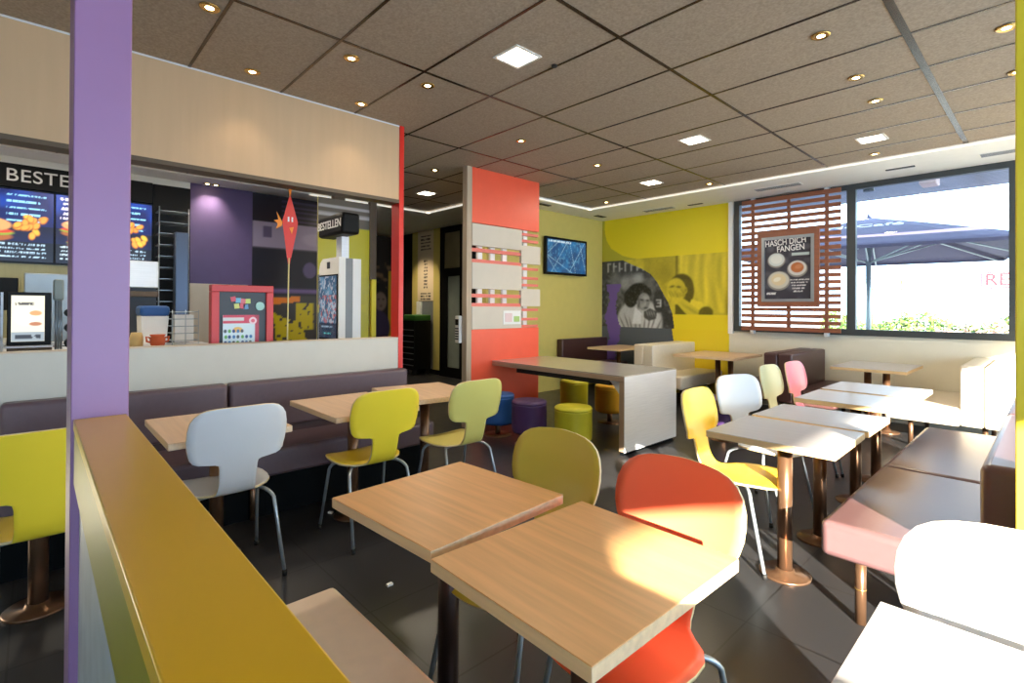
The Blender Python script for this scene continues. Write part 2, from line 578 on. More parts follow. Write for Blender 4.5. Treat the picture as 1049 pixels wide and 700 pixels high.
# orange slatted room divider (faces the camera side, spans y)
dv = thing('room_divider', 'tall orange and beige slatted divider standing at the end of the counter', 'divider', (-4.75, 4.3, 0))
DV = (-4.75, 4.3, 0)
XD = -4.68
pb('upper_panel', MB().box(XD - .05, XD, 3.73, 4.86, 2.40, CEIL, bevel=.002), M['orange'], dv, DV)
pb('lower_panel', MB().box(XD - .05, XD, 3.73, 4.86, 0.0, 1.14, bevel=.002), M['orange'], dv, DV)
s = MB()
s.box(XD - .085, XD - .0, 3.655, 3.728, 0, CEIL)
s.box(XD - .085, XD - .052, 3.73, 4.84, 2.45, CEIL)
s.box(XD - .085, XD - .052, 3.73, 4.84, 0, 1.05)
pb('side_post', s, wood('greige side board', (186, 166, 142), 'z', .5, .08), dv, DV)
for (y0, y1, z0, z1) in ((3.73, 4.54, 2.13, 2.39), (3.73, 4.54, 1.62, 1.93), (3.73, 4.54, 1.14, 1.41), (4.53, 4.88, 1.965, 2.198), (4.53, 4.88, 1.417, 1.641)):
    pb('pale_panel', MB().box(XD - .035, XD + .006, y0, y1, z0, z1, bevel=.002), M['pale'], dv, DV)
for z in (2.08, 1.95, 1.54, 1.43):
    pb('slat', MB().box(XD - .048, XD - .005, 3.73, 4.535, z - .021, z + .021), M['salmon'], dv, DV)
for z in (2.345, 2.26, 1.90, 1.78, 1.69, 1.37, 1.25, 1.16):
    pb('slat', MB().box(XD - .048, XD - .005, 4.54, 4.85, z - .016, z + .016), M['salmon'], dv, DV)
for y in (3.86, 4.06, 4.26, 4.62):
    pb('upright', MB().box(XD - .085, XD - .05, y, y + .07, 1.05, 2.45), M['white'], dv, DV)

# ================================================================== CHAIRS
def prof_at(s):
    pts = [(0.235, .432), (0.21, .447), (0.15, .456), (.05, .450), (-.06, .444), (-.13, .448), (-.175, .468), (-.205, .51), (-.222, .57),
           (-.236, .64), (-.252, .72), (-.268, .80), (-.288, .910)]
    return pts[s]
def chair_shell(color, shape='T'):
    P = [prof_at(i) for i in range(13)]
    # catmull-rom resample
    def cr(p0, p1, p2, p3, t):
        return tuple(.5 * ((2 * b) + (-a + c) * t + (2 * a - 5 * b + 4 * c - d) * t * t + (-a + 3 * b - 3 * c + d) * t ** 3) for a, b, c, d in zip(p0, p1, p2, p3))
    pts = []
    for i in range(len(P) - 1):
        p0 = P[max(i - 1, 0)]; p3 = P[min(i + 2, len(P) - 1)]
        for k in range(10):
            pts.append(cr(p0, P[i], P[i + 1], p3, k / 10))
    pts.append(P[-1])
    L = [0]
    for a, c in zip(pts, pts[1:]):
        L.append(L[-1] + math.dist(a, c))
    T = L[-1]
    # stations, denser near the ends and the waist
    keys = [(0, 0.0), (.002, .05), (.008, .095), (.02, .14), (.045, .178), (.08, .20), (.14, .214), (.22, .216), (.29, .205), (.335, .178), (.37, .135), (.40, .103), (.43, .09),
            (.50, .084), (.585, .086), (.605, .090), (.612, .105), (.616, .140), (.620, .175), (.630, .198), (.648, .212), (.69, .222), (.74, .227), (.79, .225), (.835, .217), (.865, .200), (.885, .178), (.896, .15), (.902, .11), (.905, 0.0)]
    if shape == 'O':
        keys = [(0, 0.0), (.002, .05), (.008, .095), (.02, .14), (.045, .178), (.08, .20), (.14, .214), (.22, .216), (.29, .205), (.335, .178), (.37, .135), (.40, .103), (.43, .09),
                (.50, .084), (.55, .088), (.575, .105), (.595, .140), (.615, .172), (.64, .197), (.67, .214), (.71, .225), (.75, .228), (.79, .225), (.83, .212), (.86, .190), (.88, .160), (.893, .12), (.901, .07), (.905, 0.0)]
    sc = T / .905
    keys = [(a * sc, b) for a, b in keys]
    def width(s):
        for (a, wa), (c, wc) in zip(keys, keys[1:]):
            if s <= c:
                t = (s - a) / (c - a)
                return wa + (wc - wa) * t
        return 0
    st = sorted(set([k[0] for k in keys] + [T * i / 56 for i in range(57)]))
    st = [s for i, s in enumerate(st) if 0 < s < T]
    st2 = [T * .0004] + st + [T * .9996]
    nv = 13
    bm = bmesh.new()
    def at(s):
        for i in range(len(L) - 1):
            if s <= L[i + 1]:
                t = (s - L[i]) / (L[i + 1] - L[i])
                a, c = pts[i], pts[i + 1]
                d = Vector((c[0] - a[0], c[1] - a[1])).normalized()
                return (a[0] + (c[0] - a[0]) * t, a[1] + (c[1] - a[1]) * t), d
        return pts[-1], Vector((pts[-1][0] - pts[-2][0], pts[-1][1] - pts[-2][1])).normalized()
    th = .011
    top, bot = [], []
    for s in st2:
        (y, z), d = at(s)
        nx, nz = -d[1], d[0]      # normal in (y, z)
        if nz < 0 and z < .5 and d[0] < 0:
            nx, nz = -nx, -nz
        # d goes backwards (-y) then up; inner side is +z on the seat, +y on the back
        n2 = Vector((d[1], -d[0]))
        w = width(s)
        back = min(1, max(0, (z - .58) / .1))
        seatw = min(1, max(0, (.47 - z) / .03)) * (1 if s < .45 * T else 0)
        rowa, rowb = [], []
        for k in range(nv):
            v = -1 + 2 * k / (nv - 1)
            x = v * w
            off = back * 0.62 * x * x + seatw * .28 * x * x
            yy, zz = y + n2[0] * off, z + n2[1] * off
            rowa.append(bm.verts.new((x, yy + n2[0] * th / 2, zz + n2[1] * th / 2)))
            rowb.append(bm.verts.new((x, yy - n2[0] * th / 2, zz - n2[1] * th / 2)))
        top.append(rowa); bot.append(rowb)
    for A, B in ((top, 0), (bot, 0)):
        for r0, r1 in zip(A, A[1:]):
            for k in range(nv - 1):
                f = bm.faces.new((r0[k], r0[k + 1], r1[k + 1], r1[k])); f.smooth = True
    def rim(a, b, c, d):
        f = bm.faces.new((a, b, c, d)); f.material_index = 1; f.smooth = True
    for i in range(len(top) - 1):
        for k in (0, nv - 1):
            rim(top[i][k], top[i + 1][k], bot[i + 1][k], bot[i][k])
    for i in (0, len(top) - 1):
        for k in range(nv - 1):
            rim(top[i][k], top[i][k + 1], bot[i][k + 1], bot[i][k])
    mb = MB.__new__(MB); mb.bm = bm
    return mb

CHAIRMAT = {
    'white': mat('white chair lacquer', (226, 228, 230), .32, noise=.01),
    'yellow': mat('yellow chair lacquer', (250, 220, 58), .32, noise=.01),
    'lime': mat('lime chair lacquer', (224, 212, 118), .32, noise=.01),
    'olive': mat('olive chair lacquer', (212, 192, 74), .32, noise=.01),
    'orange': mat('orange chair lacquer', (252, 120, 84), .32, noise=.01),
    'sage': mat('sage chair lacquer', (176, 180, 140), .32, noise=.01),
    'pink': mat('pink chair lacquer', (232, 132, 152), .32, noise=.01),
}
def chair(color, shape, label, loc, rz, group=None):
    """local +Y is where the sitter looks; rz turns it"""
    t = thing('dining_chair', label, 'chair', loc, rz, group)
    sh = chair_shell(color, shape).build('seat_shell', [CHAIRMAT[color], M['plyedge']], t)
    for sx in (-1, 1):
        for sy in (1, -1):
            yr = .19 if sy > 0 else -.24
            y1 = .08 if sy > 0 else -.07
            p0 = Vector((sx * .03, y1 * .6, .428)); p1 = Vector((sx * .135, y1, .430)); pc = Vector((sx * .178, (y1 + yr * .5) / 1.5, .428))
            p2 = Vector((sx * .192, yr * .62 + y1 * .1, .385)); p3 = Vector((sx * .215, yr * 1.08, .012))
            path = [p0, p1]
            for i in range(1, 7):
                q = i / 7
                path.append((1 - q) ** 2 * p1 + 2 * q * (1 - q) * pc + q * q * p2)
            path += [p2, p3]
            lg = MB().tube(path, .0095, 10).build('leg', M['tube'], t)
            MB().cyl((p3.x, p3.y, 0.0), (p3.x, p3.y, .028), .012, 12).build('foot_cap', M['rubber'], lg)
    return t

# facing: rz=+90deg -> local +Y points to world -X
LG = 'chairs facing the wall bench'
chair('yellow', 'T', 'yellow chair at far left, cut by the purple column and photo edge', (-2.99, .03, 0), R(90))
chair('white', 'T', 'white T-backed chair at the small wall table behind the mustard ledge', (-3.01, .745, 0), R(90))
chair('yellow', 'T', 'bright yellow T-backed chair between the white and pale lime chairs', (-2.98, 1.54, 0), R(90))
chair('lime', 'T', 'pale lime T-backed chair nearest the orange divider', (-2.95, 2.21, 0), R(90))
chair('olive', 'O', 'olive green round-backed chair behind the left beech table', (-1.36, 1.27, 0), R(180))
chair('orange', 'O', 'bright orange round-backed chair behind the right beech table', (-.845, 1.27, 0), R(180 - 2))
chair('white', 'O', 'sunlit white chair at the right edge behind the foreground pale table', (-.045, 1.32, 0), R(180))
chair('yellow', 'T', 'yellow chair side on at the nearest pale table opposite the bench', (-1.25, 2.97, 0), R(-87))
chair('white', 'T', 'sunlit white chair behind the yellow one in the row facing the bench', (-1.38, 3.72, 0), R(-108))
chair('sage', 'T', 'sage green chair beside the pink chair', (-1.46, 4.67, 0), R(-91))
chair('pink', 'T', 'pink chair, last in the row facing the bench', (-1.42, 5.15, 0), R(-92))

# ================================================================== TABLES
def table(label, cx, cy, w, d, kind, rz=0, z=.75, group=None, pole=True, polexy=(0, 0), n=1):
    t = thing('cafe_table', label, 'table', (cx, cy, 0), rz, group)
    m = {'beech': (M['beech'], M['beechedge']), 'oak': (M['oak'], M['oakedge']), 'ash': (M['ash'], M['ashedge'])}[kind]
    th = .034
    b = MB()
    b.box(-w / 2, w / 2, -d / 2, d / 2, z - th, z - .003, 0, .002)
    tp = b.build('tabletop', m[1], t)
    MB().box(-w / 2 + .001, w / 2 - .001, -d / 2 + .001, d / 2 - .001, z - .003, z, 0, .001).build('table_surface', m[0], tp)
    pm = M['bronze'] if kind != 'beech' else M['darkpole']
    for k in range(n):
        px, py = polexy[0] + (0 if n == 1 else (-.09 + .18 * k)), polexy[1]
        MB().cyl((px, py, .012), (px, py, z - th - .006), .036, 24).build('pole', pm, t)
        MB().lathe([(.125, 0), (.125, .008), (.12, .012), (.05, .014), (.045, .03), (.037, .032)], (px, py, 0), 40).build('base_plate', pm, t)
    MB().box(-.12, .12, -.12, .12, z - th - .006, z - th).build('mounting_plate', M['matte'], t)
    return t

table('beech square table, left of the two in the centre foreground', -1.43, 1.045, .545, .575, 'beech', R(3.5))
table('beech square table with a patch of sun, in front of the orange chair', -.835, 1.045, .53, .60, 'beech', R(-1))
table('sunlit pale table in the bottom right corner', .03, 1.075, .60, .61, 'ash')
table('pale oak table behind the yellow chair at the far left edge', -3.22, .02, .60, .50, 'oak')
table('pale oak table against the wall bench beside the white T-backed chair', -3.20, .745, .70, .57, 'oak')
table('pale oak wall table behind the bright yellow chair', -3.24, 1.57, .74, .57, 'oak', R(0))
table('pale oak wall table behind the pale lime chair', -3.36, 2.22, .70, .60, 'oak', R(-8))
table('pale ash table nearest the camera in the row beside the long bench', -.985, 2.905, .60, .565, 'ash', R(1))
table('second pale ash table along the long bench, behind the nearest one', -.985, 3.49, .60, .52, 'ash', R(0))
table('third pale ash table along the long bench, just before the dark gap', -1.0, 4.36, .64, .56, 'ash')
table('fourth pale ash table along the long bench, just beyond the dark gap', -1.01, 5.02, .64, .60, 'ash')
table('pale table under the large window between brown and cream booth benches', -1.42, 7.1, .70, .95, 'ash', 0, n=2)
table('booth table in front of the yellow half of the mural', -3.30, 7.1, .86, .95, 'oak', 0, polexy=(.14, -.1), n=2)
table('booth table in the far corner under the television', -5.02, 7.15, .62, .9, 'oak', 0)

# ================================================================== BENCHES
def cushion(x0, x1, y0, y1, z0, z1, bev=.025):
    return MB().box(x0, x1, y0, y1, z0, z1, 0, bev, 3)
def rel(o, root):
    o.parent = root
    o.matrix_parent_inverse = Matrix.Translation([-v for v in root.location])
    return o

# wall bench on the left
wb = thing('wall_bench', 'long plum leather bench running along the low grey wall', 'bench', (-3.8, 1.1, 0))
for y0, y1 in ((-.14, .995), (1.003, 2.445)):
    rel(cushion(-4.085, -3.97, y0, y1, .50, .85).build('backrest', M['leather'], wb), wb)
    rel(cushion(-4.08, -3.55, y0, y1, .27, .45).build('seat', M['leather'], wb), wb)
rel(MB().box(-4.08, -3.62, -.12, 2.43, 0, .27).build('plinth', M['teal'], wb), wb)
rel(MB().box(-4.08, -4.0, -.12, 2.43, .27, .6).build('back_board', M['leather3'], wb), wb)
for y in (.3, 1.05):
    rel(MB().cyl((-3.6, y, 0), (-3.6, y, .28), .018, 14).build('leg', M['bronze'], wb), wb)

# bench behind the camera-side tables
fb = thing('upholstered_bench', 'tan cushioned bench end beside the mustard-topped partition', 'bench', (-.3, .5, 0))
rel(cushion(-1.69, 1.3, .235, .755, .36, .45, .02).build('seat', M['tan'], fb), fb)
rel(MB().box(-1.66, 1.28, .25, .72, .30, .36).build('seat_frame', M['leather3'], fb), fb)
for x in (-1.55, 1.15):
    for y in (.32, .66):
        rel(MB().cyl((x, y, 0), (x, y, .30), .02, 14).build('leg', M['bronze'], fb), fb)

# long bench at the right
rb = thing('long_bench', 'long chestnut leather bench at the right with two seat cushions', 'bench', (-.4, 4, 0))
for y0, y1 in ((2.60, 3.795), (3.803, 5.31)):
    rel(cushion(-.735, -.20, y0, y1, .29, .45, .03).build('seat', M['leather2'], rb), rb)
for y0, y1 in ((2.60, 3.98), (3.988, 5.31)):
    rel(cushion(-.20, .12, y0, y1, .29, .82, .03).build('backrest', M['leather2'], rb), rb)
for y in (2.70, 5.15):
    for x in (-.60, -.02):
        lg = rel(MB().cyl((x, y, 0), (x, y, .30), .022, 18).build('leg', M['bronze'], rb), rb)
        rel(MB().cyl((x, y, .15), (x, y, .156), .0235, 18).build('joint_ring', M['gold'], lg), rb)

def booth(label, x0, x1, sides, m, y0=6.5, y1=7.765, z=.865, seatm=None, sw=.60):
    t = thing('booth_bench', label, 'bench', ((x0 + x1) / 2, (y0 + y1) / 2, 0))
    mid = (x0 + x1) / 2
    if len(sides) == 2:
        rel(cushion(x0, mid - .003, y0, y1, .28, z, .02).build('backrest', m, t), t)
        rel(cushion(mid + .003, x1, y0, y1, .28, z, .02).build('backrest', m, t), t)
    else:
        rel(cushion(x0, x1, y0, y1, .28, z, .02).build('backrest', m, t), t)
    for s in sides:
        a, b = (x0 - sw, x0) if s < 0 else (x1, x1 + sw)
        rel(cushion(a, b, y0, y1, .27, .45, .025).build('seat', seatm or m, t), t)
        for y in (y0 + .15, y1 - .15):
            xx = a + .2 if s < 0 else b - .2
            rel(MB().cyl((xx, y, 0), (xx, y, .28), .022, 14).build('leg', M['bronze'], t), t)
    for y in (y0 + .15, y1 - .15):
        rel(MB().cyl((mid, y, 0), (mid, y, .29), .022, 14).build('leg', M['bronze'], t), t)
    return t
booth('brown leather booth bench against the olive wall under the television', -5.83, -5.70, [1], M['leather3'], sw=.45)
booth('cream double booth bench in front of the grey and yellow mural edge', -4.30, -3.98, [-1, 1], M['creamleather'], sw=.45)
booth('dark brown double booth bench under the wooden window trellis', -2.45, -2.13, [-1, 1], M['leather3'], sw=.45)
booth('cream double booth bench in sunlight under the large window', -.64, -.30, [-1, 1], M['creamleather'], sw=.60)

# ================================================================== HIGH COUNTER AND STOOLS
ct = thing('communal_counter', 'long grey communal counter with a white steel end leg', 'counter', (-3.75, 4.55, 0))
b = MB().box(-4.675, -2.78, 4.05, 5.0, .70, .745, 0, .002)
tp = rel(b.build('countertop', M['counteredge'], ct), ct)
rel(MB().box(-4.675, -2.781, 4.051, 4.999, .745, .757, 0, .001).build('counter_surface', M['counter'], tp), ct)
rel(MB().box(-2.84, -2.782, 4.055, 4.995, .04, .70).build('leg_panel', M['counteredge'], ct), ct)
rel(MB().box(-2.782, -2.776, 4.05, 5.0, .035, .748).build('steel_facing', M['steel'], ct), ct)
rel(MB().box(-2.84, -2.80, 4.07, 4.98, 0, .04).build('plinth', M['teal'], ct), ct)
rel(MB().prism([(-2.84, .70), (-2.84, .55), (-2.98, .70)], 'y', 4.09, 4.11).build('bracket', M['steel'], ct), ct)
rel(MB().box(-4.3, -2.98, 4.10, 4.16, .645, .70).build('under_rail', M['matte'], ct), ct)

def stool(color, label, x, y):
    m = mat(color + ' stool vinyl', {'lime': (200, 196, 48), 'yellow': (206, 198, 44), 'amber': (226, 172, 40), 'purple': (76, 52, 96), 'blue': (44, 92, 160), 'violet': (70, 46, 100)}[color], .42, noise=.03, nscale=20)
    t = thing('drum_stool', label, 'stool', (x, y, 0), 0, 'drum stools')
    c = MB().lathe([(.165, .13), (.178, .145), (.18, .18), (.18, .40), (.182, .405), (.182, .412), (.178, .418)], (0, 0, 0), 40).build('drum', m, t)
    MB().lathe([(.178, .418), (.182, .424), (.182, .435), (.172, .45), (.12, .458), (.0, .46)][:-1] + [(.02, .46)], (0, 0, 0), 40).build('seat_pad', m, t)
    MB().cyl((0, 0, .01), (0, 0, .14), .03, 20).build('stem', M['bronze'], t)
    MB().lathe([(.15, 0), (.15, .006), (.05, .012)], (0, 0, 0), 36).build('base_plate', M['bronze'], t)
    return t
stool('lime', 'lime green drum stool nearest the camera, in front of the counter', -3.19, 3.80)
stool('purple', 'dark purple drum stool between the blue and lime ones', -3.70, 3.71)
stool('blue', 'blue drum stool at the foot of the orange divider', -4.22, 3.74)
stool('yellow', 'yellow-green drum stool behind the counter, left of the amber one', -4.33, 5.17)
stool('amber', 'amber drum stool behind the counter', -3.76, 5.17)
stool('violet', 'violet drum stool beside the booths behind the single yellow chair', -2.45, 5.4)

# ================================================================== CEILING LAMPS
def square_lamp(label, x, y):
    t = thing('ceiling_light', label, 'light', (x, y, CEIL - .003), 0, 'square ceiling lights')
    f = MB()
    for a in ((-.115, .115, -.115, -.095), (-.115, .115, .095, .115), (-.115, -.095, -.095, .095), (.095, .115, -.095, .095)):
        f.box(a[0], a[1], a[2], a[3], -.006, .0)
    f.build('frame', M['white'], t)
    MB().box(-.095, .095, -.095, .095, -.004, 0).build('diffuser', M['glowsq'], t)
    ld = bpy.data.lights.new('lamp_light', 'AREA'); ld.energy = 11; ld.size = .19; ld.color = (1, .86, .66)
    lo = bpy.data.objects.new('lamp_light', ld); C.objects.link(lo); lo.parent = t; lo.location = (0, 0, -.012)
    return t
square_lamp('square ceiling light nearest the camera', -2.42, 2.30)
square_lamp('square ceiling light above the counter', -2.42, 4.69)
square_lamp('square ceiling light before the large window', -1.22, 5.88)
square_lamp('square ceiling light before the mural', -3.63, 5.88)
square_lamp('square ceiling light over the passage beside the red post', -6.23, 4.12)

for kx, ky, kl in ((-5.9, .2, 'added unseen kitchen lamp over the counter, nearer one'), (-5.9, 1.6, 'added unseen kitchen lamp over the counter, farther one'), (-6.9, -1.0, 'added unseen kitchen lamp at the rear left')):
    square_lamp(kl, kx, ky)  # lamps added out of view behind the fascia to brighten the kitchen

def spot_lamp(label, x, y, power=9, z=CEIL - .003):
    t = thing('ceiling_spotlight', label, 'light', (x, y, z), 0, 'round recessed ceiling spotlights')
    MB().lathe([(.036, 0), (.052, 0), (.052, -.004), (.044, -.009), (.036, -.005)], (0, 0, 0), 28).build('bezel', M['gold'], t)
    MB().lathe([(.036, -.001), (.034, -.004), (.01, -.006)], (0, 0, 0), 24).build('lamp', M['glow'], t)
    if power:
        ld = bpy.data.lights.new('spot_light', 'SPOT'); ld.energy = power; ld.spot_size = R(95); ld.spot_blend = .8; ld.shadow_soft_size = .03; ld.color = (1, .80, .55)
        lo = bpy.data.objects.new('spot_light', ld); C.objects.link(lo); lo.parent = t; lo.location = (0, 0, -.02)
    return t
for lab, x, y in (('recessed spotlight at the top left, right of the purple column', -3.19, .69), ('recessed spotlight closest to the beige fascia, nearer one', -3.855, 1.10),
                  ('recessed spotlight right of the one beside the fascia', -3.19, 1.517), ('recessed spotlight closest to the beige fascia, farther one', -3.855, 1.92),
                  ('recessed spotlight left of the nearest square light', -3.19, 2.115), ('recessed spotlight midway between the nearest square light and the divider', -3.613, 3.49),
                  ('recessed spotlight between two square lights above the counter', -3.62, 4.72), ('recessed spotlight nearest the camera on the right', -.97, 3.44),
                  ('recessed spotlight on the right, second from the camera', -.975, 4.245), ('recessed spotlight on the right, third from the camera', -.978, 4.83),
                  ('recessed spotlight behind the square light before the large window', -1.32, 6.48), ('recessed spotlight at the top right corner', -.20, 4.12),
                  ('recessed spotlight at the right edge near the yellow column', -.188, 4.94), ('recessed spotlight before the yellow half of the mural', -3.13, 6.48),
                  ('recessed spotlight in the tile field corner before the television', -4.79, 6.475), ('recessed spotlight above the passage left of the divider', -5.10, 3.49)):
    spot_lamp(lab, x, y, 4)
for k, y in enumerate((1.66, 1.76)):
    t = spot_lamp(['left', 'right'][k] + ' one of the twin spotlights washing the purple kitchen wall', XK + .13, y, 16, CEIL - .023)
spot_lamp('small spotlight in the white passage ceiling', -9.2, 5.5, 70, CEIL - .023)
tag(MB().lathe([(.02, 0), (.02, -.012), (.012, -.016)], (-2.33, 2.56, CEIL - .004), 16).build('ceiling_sensor', M['matte']), 'tiny black sensor dot on a ceiling rail', 'sensor')

def vent(label, x0, x1, y0, y1, m, n=5):
    t = thing('ceiling_vent', label, 'vent', ((x0 + x1) / 2, (y0 + y1) / 2, CEIL - .02))
    rel(MB().box(x0, x1, y0, y1, CEIL - .026, CEIL - .02).build('vent_frame', m, t), t)
    for i in range(n):
        y = y0 + (y1 - y0) * (i + .5) / n
        rel(MB().box(x0 + .01, x1 - .01, y - .004, y + .004, CEIL - .030, CEIL - .026).build('louvre', M['grey'], t), t)
vent('long grey vent in the white border above the trellis', -2.84, -2.26, 7.15, 7.30, M['white'])
vent('short dark slot in the white border above the large window', -1.37, -1.10, 7.24, 7.29, M['matte'], 2)
vent('long vent in the white border at the right above the large window', -.56, .1, 7.20, 7.35, M['white'])
vent('long vent in the white border above the mural', -4.75, -4.20, 7.40, 7.55, M['white'])
vent('short dark slot in the white border near the curtain strip', -3.98, -3.75, 7.50, 7.56, M['matte'], 2)
vent('short dark slot in the corner above the television', -5.60, -5.50, 7.2, 7.45, M['matte'], 2)
vent('short dark slot in the border beside the divider top', -5.58, -5.50, 5.75, 6.0, M['matte'], 2)

# ================================================================== MURAL
def blur(a, k):
    for ax in (0, 1):
        p = np.concatenate([a.take([0] * k, axis=ax), a, a.take([-1] * k, axis=ax)], axis=ax)
        c = np.cumsum(p, axis=ax)
        n = a.shape[ax]
        hi = c.take(range(2 * k, 2 * k + n), axis=ax)
        lo = np.concatenate([np.zeros_like(c.take([0], axis=ax)), c.take(range(0, n - 1), axis=ax)], axis=ax)
        a = (hi - lo) / (2 * k + 1)
    return a
def G(U, V, cx, cy, rx, ry, rot=0.0):
    """soft blob"""
    c, s = math.cos(rot), math.sin(rot)
    x = (U - cx) * c + (V - cy) * s; y = -(U - cx) * s + (V - cy) * c
    d = (x / rx) ** 2 + (y / ry) ** 2
    return np.clip(1.5 * np.exp(-d * 1.0) - .25, 0, 1)
def mural(U, V):
    # two grey photographs are composed first (0 dark .. 1 light), then tinted
    n1 = vnoise(U, V * .25, .10, 3); n2 = vnoise(U, V, .05, 4); n3 = vnoise(U, V, .3, 9); n4 = vnoise(U, V, .022, 6)
    def P(g, m, v, op=1.0):
        m = np.clip(m, 0, 1) * op
        g[:] = g * (1 - m) + v * m
    # ---- right photograph: child with hands over the face
    g = .80 + .22 * (n1 - .5) + .10 * (n2 - .5)
    P(g, rect(U, V, .9, 1.50, 1.9, 2.30, .03), .62, .5)
    P(g, rect(U, V, 1.50, 1.545, 1.33, 2.30, .01), .30, .8)
    cur = .84 + .34 * (vnoise(U, V * .10, .07, 12) - .5) + .05 * np.sin(U * 40 + 2.5 * np.sin(V * 4))
    P(g, rect(U, V, 1.58, 2.4, 1.33, 2.30, .02), cur)
    P(g, G(U, V, 1.28, 1.95, .22, .25), .55, .7)
    P(g, ell(U, V, 1.60, 1.77, .215, .20, .2, .10), .20)            # hair
    P(g, ell(U, V, 1.70, 1.66, .13, .22, -.1, .15), .24)
    P(g, ell(U, V, 1.515, 1.70, .175, .205, .12, .08), .80)           # face
    P(g, G(U, V, 1.42, 1.82, .14, .05, .25), .92, .6)
    P(g, G(U, V, 1.44, 1.765, .05, .018, .2), .25); P(g, G(U, V, 1.56, 1.755, .05, .018, -.1), .25)
    P(g, ell(U, V, 1.685, 1.70, .030, .055, .1, .2), .72); P(g, G(U, V, 1.685, 1.70, .014, .03), .4)
    P(g, G(U, V, 1.62, 1.60, .06, .14), .5, .7)                       # cheek shade
    P(g, poly(U, V, [(1.12, 1.33), (1.20, 1.52), (1.30, 1.50), (1.36, 1.46), (1.36, 1.33)]), .86)   # shoulder
    P(g, poly(U, V, [(1.36, 1.62), (1.44, 1.72), (1.52, 1.66), (1.57, 1.71), (1.65, 1.64), (1.63, 1.52), (1.55, 1.42), (1.42, 1.44)]), .88)   # hands
    for k in range(5):
        P(g, ell(U, V, 1.405 + .030 * k, 1.635 + .008 * (k % 2), .0055, .062, .42, .5), .42)
        P(g, ell(U, V, 1.535 + .026 * k, 1.625, .005, .055, -.38, .5), .42)
    P(g, poly(U, V, [(1.22, 1.52), (1.37, 1.60), (1.50, 1.46), (1.52, 1.33), (1.36, 1.2), (1.26, 1.36)]), .83)      # forearm left
    P(g, poly(U, V, [(1.54, 1.50), (1.65, 1.56), (1.92, 1.40), (2.06, 1.36), (1.98, 1.2), (1.80, 1.2)]), .84)       # forearm right
    P(g, poly(U, V, [(1.50, 1.46), (1.545, 1.46), (1.80, 1.2), (1.49, 1.2)]), .26)
    P(g, G(U, V, 1.36, 1.44, .03, .14, -.5), .6, .6); P(g, G(U, V, 1.78, 1.38, .20, .03, -.5), .58, .6)
    P(g, poly(U, V, [(1.78, 1.55), (1.96, 1.50), (2.08, 1.36), (1.94, 1.36), (1.76, 1.48)]), .97)                    # sleeve
    P(g, ell(U, V, 2.03, 1.33, .12, .10, .2, .2), .28)
    g = blur(g, 1) + .05 * (n4 - .5)
    # ---- left photograph: child drinking, another behind
    h = .10 + .30 * np.clip(n2 - .4, 0, 1) * (n3 > .4) + .10 * n3
    P(h, rect(U, V, .0, 1.0, 2.02, 2.30, .02), .16)
    for k, x in enumerate(np.arange(.12, .95, .125)):
        P(h, rect(U, V, x, x + .035, 2.06, 2.23), .62); P(h, rect(U, V, x, x + .085, 2.20 - .05 * (k % 3), 2.225 - .05 * (k % 3)), .62)
    P(h, G(U, V, .62, 1.86, .28, .16), .42); P(h, G(U, V, .78, 1.92, .12, .10), .58); P(h, G(U, V, .50, 1.84, .10, .12), .5)
    P(h, G(U, V, .30, 1.9, .12, .2), .34)
    P(h, G(U, V, 1.02, 1.78, .10, .18, .3), .30)
    P(h, ell(U, V, .80, 1.15, .46, .42, 0, .12), .72); P(h, G(U, V, 1.02, 1.2, .2, .2), .86)      # shirt
    for k in range(9):
        P(h, G(U, V, .46 + .09 * k, 1.12 + .04 * math.sin(k * 2.1), .018, .16, .5 - .12 * k), .30, .8)
    P(h, ell(U, V, .78, 1.66, .235, .185, .1, .10), .06); P(h, ell(U, V, .63, 1.58, .14, .17, 0, .12), .06); P(h, ell(U, V, .93, 1.66, .12, .12, 0, .15), .07)
    h += .10 * (n4 > .78) * ell(U, V, .78, 1.66, .23, .18, .1, .1)
    P(h, ell(U, V, .895, 1.515, .125, .155, -.12, .10), .46)               # face
    P(h, G(U, V, .94, 1.58, .08, .05), .62); P(h, G(U, V, .88, 1.44, .06, .05), .56)
    P(h, G(U, V, .86, 1.545, .045, .014, -.1), .08); P(h, G(U, V, .975, 1.535, .04, .014, -.1), .08)
    P(h, G(U, V, .93, 1.48, .018, .04), .64); P(h, G(U, V, .94, 1.405, .05, .016), .14)
    P(h, G(U, V, .79, 1.49, .03, .12), .22)
    P(h, ell(U, V, .775, 1.50, .022, .045, 0, .2), .40)
    P(h, poly(U, V, [(.72, 1.42), (.80, 1.36), (.86, 1.30), (.84, 1.12), (.66, 1.12)]), .93)      # collar
    P(h, poly(U, V, [(.90, 1.34), (1.02, 1.40), (1.16, 1.34), (1.14, 1.22), (1.0, 1.18), (.90, 1.24)]), .20)   # hands and cup
    for k in range(4):
        P(h, G(U, V, .97 + .045 * k, 1.31, .012, .06, .4), .50)
    P(h, ell(U, V, 1.19, 1.52, .10, .20, 0, .15), .12)
    for q in (rect(U, V, 1.14, 1.24, 1.53, 1.55), rect(U, V, 1.215, 1.24, 1.43, 1.54), rect(U, V, 1.16, 1.24, 1.48, 1.50), rect(U, V, 1.14, 1.24, 1.42, 1.44)):
        P(h, q, .80)
    h = blur(h, 1) + .06 * (n4 - .5)
    h = np.clip(h, .01, 1)
    # ---- compose
    a = canvas(U, (240, 218, 44))
    yl, dk = S3(244, 224, 66), S3(44, 38, 8)
    ph = rect(U, V, .02, 2.40, 1.30, 2.29, .01)[..., None]
    tint = dk + (yl - dk) * np.clip(g, 0, 1)[..., None] ** 1.5
    a = a * (1 - ph) + tint * ph
